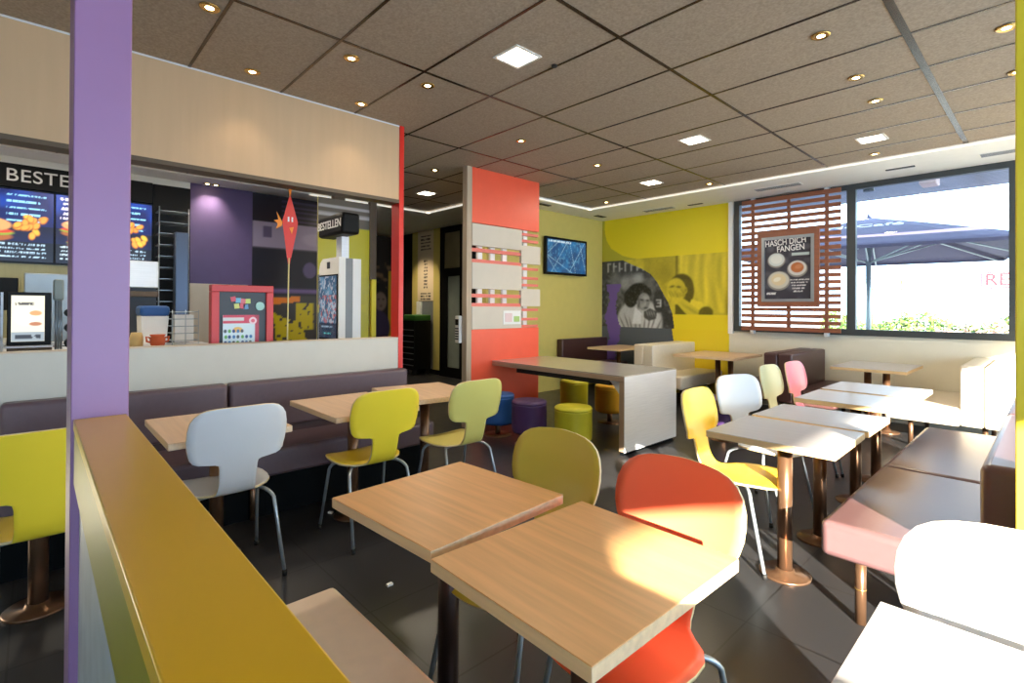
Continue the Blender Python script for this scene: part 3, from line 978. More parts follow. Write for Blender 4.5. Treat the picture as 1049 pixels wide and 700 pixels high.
    edge = np.interp(V, [0.6, .95, 1.3, 1.5, 1.66, 1.85, 2.0, 2.1, 2.2, 2.4], [1.50, 1.50, 1.45, 1.37, 1.27, 1.16, 1.02, .84, .60, .2])
    bw = ((U < edge) & (V < 2.27) & (V > 1.05)).astype(float)[..., None]
    a = a * (1 - bw) + (h[..., None] ** 1.5 * np.array([.92, .95, 1.0])) * bw
    put(a, ((V > 2.28) & (U > np.interp(V, [2.28, 2.35, 2.5, 2.65, 2.8, 3.05], [.75, .45, .2, .1, .06, .05]))).astype(float), (244, 224, 44))
    put(a, ((V > 2.26) & (U < np.interp(V, [2.26, 2.35, 2.5, 2.65, 2.8, 3.05], [.75, .45, .2, .1, .06, .05]))).astype(float), (192, 184, 62))
    put(a, rect(U, V, 0, 2.4, .0, 1.06, .01) * (U > 1.44), (240, 214, 44))
    put(a, ((V < 1.06) & (U < np.interp(V, [.6, .85, 1.06], [1.5, 1.47, 1.44]))).astype(float), (92, 100, 110))
    pm = (U > .10 + .05 * np.sin(V * 9) + .04 * vnoise(V, U * 0, .04, 8)) & (U < .33 + .05 * np.sin(V * 7 + 1) + .06 * vnoise(V, U * 0, .03, 7)) & (V < 1.84) & (V > .2)
    put(a, pm.astype(float), (118, 92, 174))
    return np.clip(a, 0, 1)
mr = thing('wall_mural', 'large wall mural of children, half yellow and half black and white', 'mural', (-4.64, WY - .01, 0))
rel(sheet('print', (-5.84, WY - .012, 0.0), (1, 0, 0), (0, 0, 1), 2.40, 3.03, 250, 300, mural, painted('mural print', .35), back=.010), mr)

# ================================================================== TELEVISION
tv = thing('television', 'wall-mounted black television with a blue picture on the olive wall', 'television', (-5.8, 6.68, 2.28))
rel(MB().box(-5.81, -5.76, 6.14, 7.22, 1.96, 2.59, 0, .006).build('casing', M['black'], tv), tv)
rel(MB().box(-5.838, -5.81, 6.5, 6.9, 2.1, 2.4).build('bracket', M['matte'], tv), tv)
def tvp(U, V):
    a = canvas(U, (20, 74, 124))
    n = vnoise(U, V, .1, 31); n2 = vnoise(U, V, .035, 32)
    put(a, np.clip((n - .4) * 2, 0, 1), (30, 120, 176), .8)
    put(a, (n2 > .72).astype(float), (110, 176, 206), .35)
    for k in range(7):
        x0, y0 = rng.rand() * 1.0, rng.rand() * .55; t = rng.rand() * 3.1
        d = np.abs((U - x0) * math.sin(t) - (V - y0) * math.cos(t))
        put(a, (d < .004).astype(float), (190, 226, 236), .7)
    scribble(a, U, V, .03, .6, .52, .025, (210, 230, 240), 3, .6)
    return a
rel(sheet('screen', (-5.7585, 6.18, 2.0), (0, 1, 0), (0, 0, 1), 1.0, .55, 90, 54, tvp, painted('television picture', .3, .55), back=.0015), tv)

# ================================================================== TRELLIS AND POSTER
TY = WY - .10
tr = thing('window_trellis', 'reddish wooden slat trellis hanging in front of the window', 'trellis', (-2.57, TY, 1.1))
for k in range(21):
    z = 1.115 + k * (2.965 - 1.115) / 20
    h = .026 if k not in (0, 20) else .03
    rel(MB().box(-3.21, -1.93, TY - .012, TY + .012, z - h, z + h).build('slat', M['slat'], tr), tr)
for x in (-3.06, -2.57, -2.10):
    rel(MB().box(x - .022, x + .022, TY + .012, TY + .04, 1.09, 2.99).build('upright', M['slat'], tr), tr)
for x in (-3.06, -2.10):
    for z in (1.065, 3.005):
        rel(MB().box(x - .025, x + .025, TY - .005, WY - .03, z - .03, z + .02).build('bracket', M['steel'], tr), tr)
po = thing('menu_poster', 'framed coffee poster hanging on the wooden trellis', 'poster', (-2.57, TY - .03, 1.94))
pf = MB()
PX0, PX1, PZ0, PZ1 = -2.97, -2.17, 1.43, 2.49
for a in ((PX0, PX1, PZ0, PZ0 + .07), (PX0, PX1, PZ1 - .07, PZ1), (PX0, PX0 + .06, PZ0 + .07, PZ1 - .07), (PX1 - .06, PX1, PZ0 + .07, PZ1 - .07)):
    pf.box(a[0], a[1], TY - .05, TY - .0125, a[2], a[3])
rel(pf.build('wooden_frame', M['slat'], po), po)
pf = MB()
PX0, PX1, PZ0, PZ1 = PX0 + .06, PX1 - .06, PZ0 + .07, PZ1 - .07
for a in ((PX0, PX1, PZ0, PZ0 + .04), (PX0, PX1, PZ1 - .04, PZ1), (PX0, PX0 + .04, PZ0 + .04, PZ1 - .04), (PX1 - .04, PX1, PZ0 + .04, PZ1 - .04)):
    pf.box(a[0], a[1], TY - .056, TY - .02, a[2], a[3])
rel(pf.build('metal_frame', M['tube'], po), po)
def posterp(U, V):
    w, h = .60, .84
    a = canvas(U, (62, 62, 72))
    put(a, np.clip((vnoise(U, V, .09, 41) - .45) * 3, 0, 1), (96, 96, 106), .7)
    for (cx, cy, r, cup, cof) in ((.16, .56, .105, (206, 214, 212), (226, 230, 224)), (.43, .43, .115, (212, 210, 204), (186, 112, 68)), (.19, .27, .135, (206, 202, 188), (222, 206, 168))):
        put(a, ell(U, V, cx, cy - .01, r * 1.12, r, 0, .08), (146, 142, 136))
        put(a, ell(U, V, cx, cy, r, r * .88, 0, .06), cup)
        put(a, ell(U, V, cx, cy + .008, r * .72, r * .62, 0, .08), cof)
    put(a, ell(U, V, .17, .28, .05, .03, .3, .3), (240, 236, 220), .9)
    put(a, ell(U, V, .45, .45, .05, .03, .3, .5), (206, 138, 96), .8)
    put(a, rect(U, V, .36, .58, .605, .645, .004), (190, 206, 206))
    for k in range(5):
        scribble(a, U, V, .34 + .01 * k, .58 - .02 * k, .27 - .04 * k, .018, (220, 220, 220), 50 + k, .6)
    scribble(a, U, V, .03, .16, .08, .03, (220, 220, 220), 61, .6)
    return a
rel(sheet('print', (PX0 + .035, TY - .030, PZ0 + .035), (1, 0, 0), (0, 0, 1), PX1 - PX0 - .07, PZ1 - PZ0 - .07, 80, 110, posterp, painted('poster print', .25), back=.002), po)
text('lettering', 'HASCH DICH', (-2.60, TY - .033, 2.335), .115, M['paper'], None, '-y', .001, .002, 1.0, R(3), .78)
bpy.context.view_layer.update()
def adopt(name, root):
    for o in list(C.objects):
        if o.name.split('.')[0] == name and o.parent is None:
            mw = o.matrix_world.copy(); o.parent = root; o.matrix_parent_inverse = root.matrix_world.inverted() if False else Matrix.Translation([-v for v in root.location]); o.matrix_basis = mw
text('lettering', 'FANGEN', (-2.53, TY - .033, 2.245), .115, M['paper'], None, '-y', .001, .002, 1.0, R(3), .8)
adopt('lettering', po)

# ================================================================== OUTSIDE
structure(MB().box(-40, 30, 7.99, 80, -.12, -.05).build('ground', mat('pale paving', (150, 146, 138), .8, noise=.06, nscale=.6)))
ev = thing('roof_canopy', 'slatted metal roof overhang outside above the window', 'canopy', (-1.5, 9.3, 3.3))
for k in range(27):
    y = 8.05 + k * .1
    rel(MB().box(-8, 5, y, y + .045, 3.31, 3.35).build('slat', mat('lilac grey metal', (120, 120, 136), .5, noise=.03), ev), ev)
for x in (-6, -3.2, -.8, 2.4):
    rel(MB().box(x, x + .06, 8.0, 10.75, 3.35, 3.44).build('beam', M['anthra'], ev), ev)
tag(MB().box(-1.35, -1.15, 9.2, 9.5, 3.18, 3.31, 0, .02).build('outdoor_speaker', mat('pinkish white plastic', (220, 190, 190), .5)), 'pale boxy fitting under the slatted outdoor overhang', 'fixture')
tag(MB().cyl((-1.95, 9.2, 3.19), (-1.95, 9.2, 3.31), .07, 20).build('outdoor_lamp', M['anthra']), 'small dark round lamp under the slatted outdoor overhang', 'light')

def parasol(label, x, y, half, zr, za, rz, m_top, group):
    t = thing('parasol', label, 'parasol', (x, y, -.05), rz, group)
    b = MB()
    N = 10
    for s in range(4):
        ang = s * math.pi / 2
        ca, sa = math.cos(ang), math.sin(ang)
        rows = []
        for i in range(N + 1):
            r = max(.04, half * i / N)
            z = za - (za - zr) * (i / N) ** 1.08
            row = []
            for j in range(9):
                v = -1 + j / 4
                sag = -.05 * (1 - v * v) * math.sin(math.pi * i / N)
                px, py = r, r * v
                row.append(b.bm.verts.new((px * ca - py * sa, px * sa + py * ca, z + sag)))
            rows.append(row)
        for r0, r1 in zip(rows, rows[1:]):
            for j in range(8):
                f = b.bm.faces.new((r0[j], r0[j + 1], r1[j + 1], r1[j])); f.smooth = True
        # valance
        low = [b.bm.verts.new(v.co - Vector((0, 0, .05))) for v in rows[-1]]
        for j in range(8):
            b.bm.faces.new((rows[-1][j], rows[-1][j + 1], low[j + 1], low[j]))
    o = b.build('canopy_cloth', m_top, t)
    sm = o.modifiers.new('thickness', 'SOLIDIFY'); sm.thickness = .004
    MB().cyl((0, 0, 0), (0, 0, za - .05), .04, 20).build('pole', M['tube'], t)
    MB().lathe([(.05, za - .02), (.05, za + .01), (.015, za + .04), (.02, za + .07)], (0, 0, 0), 16).build('finial', m_top, t)
    MB().box(-.4, .4, -.4, .4, .0, .08).build('base_slab', M['darkgrey'], t)
    for k in range(8):
        a = k * math.pi / 4
        rr = half * (1.38 if k % 2 else 1.0)
        zz = zr + .01
        rb_ = MB().cyl((0.05 * math.cos(a), .05 * math.sin(a), za - .07), (rr * .97 * math.cos(a), rr * .97 * math.sin(a), zz - .06), .014, 8).build('rib', M['tube'], t)
        MB().cyl((0.05 * math.cos(a), .05 * math.sin(a), zr - .12), (rr * .5 * math.cos(a), rr * .5 * math.sin(a), (za + zr) / 2 - .1), .012, 8).build('strut', M['tube'], rb_)
    return t
parm = mat('lilac grey parasol cloth', (96, 90, 116), .8, noise=.03)
p_ = parasol('large lilac-grey parasol outside behind the large window', -2.33, 11.0, 1.95, 2.42, 3.10, R(8), parm, None)
text('lettering', 'McCafé', (0, 0, 0), .34, M['paper'], None, '-y', .002, .004)
for o in [q for q in C.objects if q.name.startswith('lettering') and q.parent is None]:
    o.parent = p_
    slope = math.atan2(.62, 1.95)
    o.matrix_basis = Matrix.Translation((.02, -1.30, 2.79)) @ Matrix.Rotation(R(90) - (R(90) - slope), 4, 'X')

def foliage(name, label, x0, x1, y, h, n, col, seed, cat='hedge'):
    r = random.Random(seed)
    t = thing(name, label, cat, ((x0 + x1) / 2, y, -.05))
    b = MB()
    for i in range(n):
        cx = r.uniform(x0, x1); hh = h * (.6 + .4 * math.sin(cx * 2.1 + seed) * .5 + .2 * r.random())
        cz = r.uniform(-.02, hh); cy = y + r.uniform(-.4, .4)
        s = r.uniform(.04, .10)
        a = Vector((r.uniform(-1, 1), r.uniform(-1, 1), r.uniform(-1, 1))).normalized() * s
        c = a.orthogonal().normalized() * s * .6
        p = Vector((cx, cy, cz))
        vs = [b.bm.verts.new(p + q) for q in (-a, c, a, -c)]
        b.bm.faces.new(vs)
    rel(b.build('leaves', mat(name + ' leaves', col, .7, noise=.25, nscale=3), t), t)
    s = MB()
    for k in range(int((x1 - x0) / .5)):
        x = x0 + .25 + k * .5
        s.cyl((x, y, -.05), (x + .05, y, h * .75), .02, 8)
    rel(s.build('stems', M['brown'], t), t)
foliage('hedge', 'low green hedge outside at the bottom of the large window', -7.0, 1.5, 25.0, 1.45, 5200, (96, 120, 50), 3)
foliage('flowering_shrub', 'pinkish flowering shrubs outside at the right of the large window', -3.0, 0.8, 24.0, 1.2, 900, (190, 150, 130), 5, 'shrub')
for k, (x, y, h) in enumerate(((-6.2, 30, 2.7), (-5.2, 31, 3.2))):
    t = thing('young_tree', ['thin young tree outside, left of the pair', 'taller thin young tree outside, right of the pair'][k], 'tree', (x, y, -.05))
    rel(MB().cyl((x, y, -.05), (x, y, h), .035, 8).build('trunk', M['brown'], t), t)
    b = MB(); r = random.Random(k)
    for i in range(260):
        p = Vector((x + r.gauss(0, .28), y + r.gauss(0, .28), h - .2 + r.gauss(0, .35)))
        a = Vector((r.uniform(-1, 1), r.uniform(-1, 1), r.uniform(-1, 1))).normalized() * .06
        c = a.orthogonal().normalized() * .04
        b.bm.faces.new([b.bm.verts.new(p + q) for q in (-a, c, a, -c)])
    rel(b.build('leaves', mat('pale leaves', (170, 180, 140), .7, noise=.2, nscale=3), t), t)
rs = thing('red_sign', 'faint red sign board on posts far outside beside the window frame', 'sign', (-.9, 30, 0))
rel(MB().box(-2.26, .6, 30, 30.1, 2.33, 3.03).build('board', mat('red sign paint', (206, 40, 50), .5), rs), rs)
rel(MB().box(-2.20, .54, 29.985, 30.0, 2.39, 2.97).build('face', M['paper'], rs), rs)
for x in (-1.9, .3):
    rel(MB().cyl((x, 30.05, -.05), (x, 30.05, 2.33), .05, 12).build('post', M['tube'], rs), rs)
text('lettering', 'RE', (-1.75, 29.975, 2.68), .72, MATS['red sign paint'], None, '-y', .004, .01)
adopt('lettering', rs)

# ================================================================== KITCHEN SIDE
hd = thing('order_sign', 'black overhead band reading BESTELLEN above the menu screens', 'sign', (XK + .05, .3, 2.8))
rel(MB().box(XK + .001, XK + .07, -1.2, 1.07, 2.69, 2.945).build('band', M['black'], hd), hd)
text('lettering', 'BESTELLEN', (XK + .072, .245, 2.815), .195, M['paper'], None, 'x', .001, .001, 1.05)
adopt('lettering', hd)
tag(MB().box(XK + .001, XK + .02, -1.2, 1.485, 2.945, CEIL - .02).build('header_board', M['white']), 'white board strip above the black sign band', 'board')
tag(MB().box(XK + .001, XK + .035, 1.08, 1.485, 0, 2.944).build('black_panel', M['black']), 'narrow glossy black panel left of the purple kitchen wall', 'panel')

def menup(seed, burger):
    def fn(U, V):
        a = canvas(U, (10, 26, 84))
        put(a, np.clip(V / .4, 0, 1) * (V < .4), (4, 8, 18), .85)
        put(a, (V < .22).astype(float), (6, 14, 24), .9)
        put(a, np.clip((vnoise(U, V, .16, seed) - .5) * 3, 0, 1) * (V > .45), (24, 70, 170), .6)
        for k in range(5):
            scribble(a, U, V, .04 + .02 * (k % 2), .42, .74 - k * .055, .03, (226, 216, 240), seed + k, .62)
            scribble(a, U, V, .52, .84 - .05 * (k % 2), .73 - k * .07, .022, (140, 200, 236), seed + 9 + k, .6)
        for k in range(4):
            scribble(a, U, V, .04, .38, .19 - k * .045, .018, (190, 206, 216), seed + 20 + k, .55)
            scribble(a, U, V, .46, .84, .19 - k * .045, .018, (170, 196, 216), seed + 30 + k, .5)
        for (cx, cy, s) in burger:
            put(a, ell(U, V, cx, cy - .055 * s, .17 * s, .045 * s, 0, .2), (150, 84, 40))
            put(a, ell(U, V, cx, cy - .02 * s, .18 * s, .03 * s, 0, .2), (126, 150, 50))
            put(a, ell(U, V, cx, cy - .005 * s, .175 * s, .025 * s, 0, .2), (196, 60, 36))
            put(a, ell(U, V, cx, cy + .05 * s, .165 * s, .065 * s, 0, .15), (214, 148, 92))
            put(a, ell(U, V, cx - .04 * s, cy + .075 * s, .08 * s, .025 * s, 0, .5), (244, 206, 160), .8)
        rr = np.random.RandomState(seed)
        for k in range(14):
            cx_, cy_, ro_ = .60 + .24 * rr.rand(), .27 + .24 * rr.rand(), rr.rand() * 3; put(a, ell(U, V, cx_, cy_ - .006, .044, .030, ro_, .3), (150, 76, 26)); put(a, ell(U, V, cx_, cy_, .038, .024, ro_, .5), (226, 140 + int(50 * rr.rand()), 60))
        return a
    return fn
for k, (y0, seed, bg_, lab) in enumerate(((-.755, 3, [(.36, .33, 1.2)], 'leftmost lit blue menu screen showing a burger'),
                                    (.165, 14, [(.20, .40, .9), (.24, .26, .8)], 'lit blue menu screen partly hidden behind the purple column'))):
    sc_ = thing('menu_screen', lab, 'screen', (XK + .03, y0 + .45, 2.27), 0, None)
    rel(MB().box(XK + .001, XK + .05, y0 - .008, y0 + .908, 1.872, 2.672).build('casing', M['black'], sc_), sc_)
    rel(sheet('display', (XK + .0525, y0, 1.88), (0, 1, 0), (0, 0, 1), .90, .784, 110, 96, menup(seed, bg_), painted('menu picture', .3, 1.1), back=.002), sc_)

kc = thing('kitchen_counter', 'kitchen counter behind the low wall with a steel top', 'counter', (-5.7, 0, 0))
rel(MB().box(-6.2, -5.15, -2.0, 1.3, 0.0, .98).build('body', M['darkgrey'], kc), kc)
rel(MB().box(-6.24, -5.1, -2.0, 1.3, .98, 1.02, 0, .004).build('worktop', M['steel'], kc), kc)
bc = thing('back_counter', 'rear kitchen counter below the menu screens', 'counter', (-7.3, 0, 0))
rel(MB().box(-7.82, -6.75, -2.0, 1.07, 0.0, 1.0).build('body', M['darkgrey'], bc), bc)
rel(MB().box(-7.82, -6.7, -2.0, 1.07, 1.0, 1.04, 0, .004).build('worktop', M['steel'], bc), bc)

ad = thing('display_lightbox', 'small lit advert box with a burger picture on the kitchen counter', 'display', (-5.3, -.02, 1.02))
rel(MB().box(-5.46, -5.21, -.15, .09, 1.10, 1.495, 0, .006).build('casing', M['black'], ad), ad)
def adp(U, V):
    a = canvas(U, (224, 216, 190))
    put(a, G(U, V, .085, .19, .06, .06), (255, 252, 236))
    put(a, ell(U, V, .13, .13, .035, .015, 0, .3), (170, 104, 56)); put(a, ell(U, V, .13, .21, .035, .02, 0, .3), (206, 146, 84))
    scribble(a, U, V, .02, .12, .28, .02, (60, 50, 40), 4, .65)
    put(a, rect(U, V, .0, .18, 0, .07, .002), (140, 150, 156)); scribble(a, U, V, .02, .16, .035, .03, (40, 40, 46), 6, .6)
    return a
rel(sheet('picture', (-5.207, -.128, 1.13), (0, 1, 0), (0, 0, 1), .18, .34, 40, 70, adp, painted('advert picture', .3, .9), back=.0025), ad)
rel(MB().box(-5.50, -5.16, -.17, .098, 1.085, 1.10, 0, .003).build('tray', M['steel'], ad), ad)
rel(MB().box(-5.46, -5.2, -.15, .095, 1.02, 1.085, 0, .003).build('drawer', M['brown'], ad), ad)
cd = thing('cup_dispenser', 'grey cup dispenser with upright tubes beside the lit advert box', 'dispenser', (-5.35, .16, 1.02))
rel(MB().box(-5.50, -5.28, .103, .163, 1.44, 1.60, 0, .01).build('hopper', mat('sage grey plastic', (150, 158, 150), .5), cd), cd)
for k in range(3):
    rel(MB().cyl((-5.36, (.118 + .016 * k), 1.02), (-5.36, .118 + .016 * k, 1.44), .007, 14).build('tube', M['tube'], cd), cd)
tag(MB().box(-6.95, -6.75, -.08, .30, 1.04, 1.71, 0, .01).build('oven', mat('pale blue grey steel', (150, 160, 166), .35, .4, noise=.04)), 'pale grey steel oven on the rear kitchen counter', 'oven')
tag(MB().box(-6.9, -6.8, -.42, -.12, 1.35, 1.66, 0, .006).build('monitor', M['black']), 'small black monitor above the rear kitchen counter', 'monitor')
sr = thing('shelf_rack', 'dark tray rack at the left photo edge on the kitchen counter', 'rack', (-5.5, -.4, 1.02))
for k in range(6):
    rel(MB().box(-5.7, -5.35, -.75, -.20, 1.06 + .08 * k, 1.075 + .08 * k).build('shelf', M['darkgrey'], sr), sr)
for y in (-.74, -.20):
    rel(MB().box(-5.7, -5.68, y, y + .015, 1.02, 1.50).build('upright', M['steel'], sr), sr)
for k, (y, z, lab) in enumerate(((.20, 1.34, 'topmost black-rimmed round dispenser mouth beside the purple column'), (.20, 1.22, 'middle round dispenser mouth beside the purple column'), (.20, 1.10, 'lowest round dispenser mouth beside the purple column'))):
    o = tag(MB().cyl((-5.45, y, z), (-5.25, y, z), .032, 20).build('lid_holder', M['black']), lab, 'dispenser')
# right of the column
ms = thing('coffee_machine', 'stainless coffee machine under the menu screen right of the purple column', 'coffee machine', (-7.0, .9, 1.04))
rel(MB().box(-7.3, -6.98, .75, 1.02, 1.60, 1.90, 0, .01).build('head', M['steel'], ms), ms)
rel(MB().box(-7.3, -7.1, .75, 1.02, 1.04, 1.6).build('body', M['darkgrey'], ms), ms)
rel(MB().box(-7.3, -6.95, .75, 1.02, 1.50, 1.56, 0, .005).build('shelf', M['brown'], ms), ms)
bx = thing('ice_bin', 'white bin with a blue lid in the kitchen right of the purple column', 'bin', (-6.4, .85, 1.02))
rel(MB().prism([(.74, 1.02), (.93, 1.02), (.95, 1.30), (.73, 1.30)], 'x', -6.20, -5.9).build('tub', M['white'], bx), bx)
rel(MB().box(-6.21, -5.89, .72, .96, 1.30, 1.40, 0, .03).build('lid', mat('blue plastic', (30, 84, 150), .4), bx), bx)
wk = thing('wire_basket', 'wire basket rack of white papers before the black kitchen panel', 'basket', (-6.0, 1.0, 1.02))
for z in (1.06, 1.13, 1.20, 1.27, 1.34):
    rel(MB().tube([(-5.85, .97, z), (-5.85, 1.19, z), (-6.1, 1.19, z), (-6.1, .97, z), (-5.85, .97, z)], .004, 6).build('wire', M['tube'], wk), wk)
for y in (.97, 1.08, 1.19):
    rel(MB().cyl((-5.85, y, 1.02), (-5.85, y, 1.36), .004, 6).build('wire', M['tube'], wk), wk)
tag(MB().box(-6.06, -5.90, 1.0, 1.16, 1.045, 1.31).build('paper_stack', M['paper']), 'stack of white papers inside the wire basket', 'papers')
fr_ = thing('wire_shelf', 'tall dark wire shelf before the black kitchen panel', 'shelf', (-7.6, 1.2, 1.0))
for k in range(9):
    z = 1.45 + .14 * k
    rel(MB().box(-7.78, -7.5, 1.10, 1.42, z, z + .006).build('shelf', M['tube'], fr_), fr_)
for y in (1.10, 1.41):
    rel(MB().cyl((-7.5, y, 0), (-7.5, y, 2.62), .007, 8).build('post', M['tube'], fr_), fr_)
tag(MB().box(-7.46, -7.32, 1.24, 1.38, 0, 2.30, 0, .01).build('tall_canister', mat('slate blue metal', (78, 92, 116), .3, .4)), 'tall slate-blue canister standing before the wire shelf', 'canister')
pot = thing('clay_pot', 'small orange clay pot on the kitchen counter', 'pot', (-5.55, .81, 1.02))
MB().lathe([(.04, 0), (.055, .03), (.06, .08), (.05, .10), (.062, .12)], (0, 0, 0), 24).build('body', M['terracotta'], pot)
for s_ in (-1, 1):
    MB().tube([(0, s_ * .055, .09), (0, s_ * .085, .10), (0, s_ * .08, .06), (0, s_ * .05, .05)], .009, 8).build('handle', M['terracotta'], pot)
tag(MB().lathe([(.05, 0), (.05, .10), (.04, .14)], (-5.6, .66, 1.02), 20).build('container', mat('tan plastic', (206, 176, 116), .5)), 'tan container on the counter just right of the purple column', 'container')

# framed toy display
td = thing('toy_display', 'red-framed black board with colourful toy poster behind the low wall', 'display', (-4.45, 1.19, 0))
f = MB()
for a in ((.975, 1.425, 1.511, 1.565), (.975, 1.03, .6, 1.51), (1.37, 1.425, .6, 1.51)):
    f.box(-4.46, -4.38, a[0], a[1], a[2], a[3], 0, .004)
rel(f.build('frame', mat('coral red frame', (206, 62, 62), .4), td), td)
rel(MB().box(-4.45, -4.40, 1.03, 1.37, .6, 1.51).build('board', M['darkgrey'], td), td)
rel(MB().box(-4.5, -4.36, .99, 1.41, 0, .6).build('stand', M['darkgrey'], td), td)
def toyp(U, V):
    a = canvas(U, (206, 224, 232))
    w = .24
    put(a, rect(U, V, 0, .3, .215, .3, .003), (206, 40, 70)); put(a, rect(U, V, 0, .15, .235, .26, .003), (206, 206, 206))
    put(a, rect(U, V, .23, .3, 0, .3, .003), (170, 20, 50))
    put(a, ell(U, V, .105, .165, .035, .022, 0, .2), (236, 190, 90))
    rr = np.random.RandomState(5)
    for k in range(26):
        c = [(40, 110, 170), (60, 70, 80), (90, 160, 70), (30, 60, 130)][k % 4]
        put(a, ell(U, V, .015 + .03 * (k % 7) + .008 * rr.rand(), .02 + .045 * (k // 7), .011, .014, 0, .4), c)
    put(a, ell(U, V, .215, .235, .028, .028, 0, .15), (236, 206, 214)); put(a, ell(U, V, .215, .235, .015, .015, 0, .2), (220, 90, 110))
    return a
rel(sheet('leaflet', (-4.385, 1.055, 1.05), (0, 1, 0), (0, 0, 1), .26, .28, 80, 80, toyp, painted('leaflet print', .3), back=.003), td)
for k, (y, z, c, r_) in enumerate(((1.13, 1.455, (222, 90, 110), .2), (1.165, 1.445, (110, 180, 214), 0), (1.20, 1.44, (222, 120, 130), -.1), (1.235, 1.44, (190, 210, 110), .05), (1.155, 1.40, (206, 214, 120), .1), (1.195, 1.40, (222, 100, 120), -.2), (1.22, 1.395, (110, 160, 210), .1))):
    rel(MB().obox((-4.396, y, z), (.006, .036, .038), 0, 0, 0, 0, r_).build('letter_tile', mat('tile colour %d' % k, c, .4), td), td)
rel(MB().cyl((-4.40, 1.325, 1.40), (-4.392, 1.325, 1.40), .034, 28).build('sticker', mat('mint sticker', (160, 204, 196), .4), td), td)

# red paper kite hanging in the opening
kt = thing('paper_kite', 'narrow red kite with an orange bow hanging before the kitchen opening', 'kite', (-4.35, 1.53, 1.12))
rel(MB().prism([(1.535, 2.33), (1.60, 2.10), (1.59, 2.02), (1.53, 1.72), (1.515, 1.80), (1.475, 2.10)], 'x', -4.345, -4.338).build('sail', M['red'], kt), kt)
rel(MB().prism([(1.475, 2.09), (1.43, 2.17), (1.445, 2.11), (1.41, 2.10), (1.44, 2.075), (1.425, 2.03), (1.47, 2.06)], 'x', -4.343, -4.336).build('bow', mat('orange ribbon', (240, 140, 30), .5), kt), kt)
rel(MB().prism([(1.522, 2.40), (1.55, 2.40), (1.54, 2.31), (1.53, 2.31)], 'x', -4.345, -4.338).build('tip_ribbon', MATS['orange ribbon'], kt), kt)
for y in (1.525, 1.555):
    rel(MB().box(-4.3385, -4.334, y - .008, y + .004, 2.10, 2.14).build('eye', M['paper'], kt), kt)
rel(MB().prism([(1.53, 2.05), (1.565, 2.06), (1.55, 2.0)], 'x', -4.3385, -4.334).build('nose', MATS['orange ribbon'], kt), kt)
rel(MB().cyl((-4.341, 1.515, .6), (-4.341, 1.53, 1.80), .006, 8).build('stick', mat('cream stick', (214, 204, 140), .5), kt), kt)
rel(MB().lathe([(.10, 0), (.10, .02), (.03, .05), (.02, .6)], (-4.341, 1.515, 0), 20).build('stand', M['darkgrey'], kt), kt)

# ordering kiosk
ki = thing('ordering_kiosk', 'white and grey ordering kiosk with a black BESTELLEN sign on top', 'kiosk', (-5.25, 2.37, 0))
poly_k = [(-5.50, 1.80), (-5.47, 1.87), (-5.41, 1.91), (-5.0, 1.91), (-5.0, .55), (-5.50, .55)]
rel(MB().prism(poly_k, 'y', 2.26, 2.33).build('front_shell', M['white'], ki), ki)
rel(MB().box(-5.49, -5.005, 2.33, 2.41, .55, 1.90).build('middle_shell', M['grey'], ki), ki)
rel(MB().prism([(a, b - .01) for a, b in poly_k], 'y', 2.41, 2.50).build('rear_shell', M['white'], ki), ki)
rel(MB().box(-5.45, -5.05, 2.28, 2.48, 0, .55).build('foot', M['grey'], ki), ki)
rel(MB().box(-5.475, -5.025, 2.250, 2.262, 1.05, 1.735, 0, .003).build('bezel', M['black'], ki), ki)
def kip(U, V):
    a = canvas(U, (54, 84, 110))
    put(a, np.clip((vnoise(U, V, .06, 71) - .45) * 3, 0, 1), (110, 150, 176), .7)
    put(a, (vnoise(U, V, .022, 72) > .62).astype(float), (196, 190, 196), .6)
    put(a, (vnoise(U, V, .03, 73) > .72).astype(float) * (V < .45), (170, 80, 80), .7)
    put(a, (V < .16).astype(float), (24, 40, 60), .9)
    scribble(a, U, V, .05, .33, .12, .02, (150, 170, 190), 8, .5); scribble(a, U, V, .1, .3, .05, .015, (90, 190, 190), 9, .5)
    return a
rel(sheet('touch_screen', (-5.46, 2.2485, 1.07), (1, 0, 0), (0, 0, 1), .42, .65, 64, 90, kip, painted('kiosk picture', .25, .55), back=.001), ki)
rel(MB().box(-5.29, -5.22, 2.2565, 2.262, 1.80, 1.87).build('reader', M['darkgrey'], ki), ki)
rel(MB().box(-5.27, -5.14, 2.35, 2.43, 1.91, 2.20).build('mast', M['steel'], ki), ki)
rel(MB().box(-5.50, -4.90, 2.24, 2.44, 2.14, 2.36, 0, .03).build('sign_box', M['black'], ki), ki)
text('lettering', 'BESTELLEN', (-5.20, 2.236, 2.25), .118, M['paper'], None, '-y', .002, .001, 1.0)
adopt('lettering', ki)

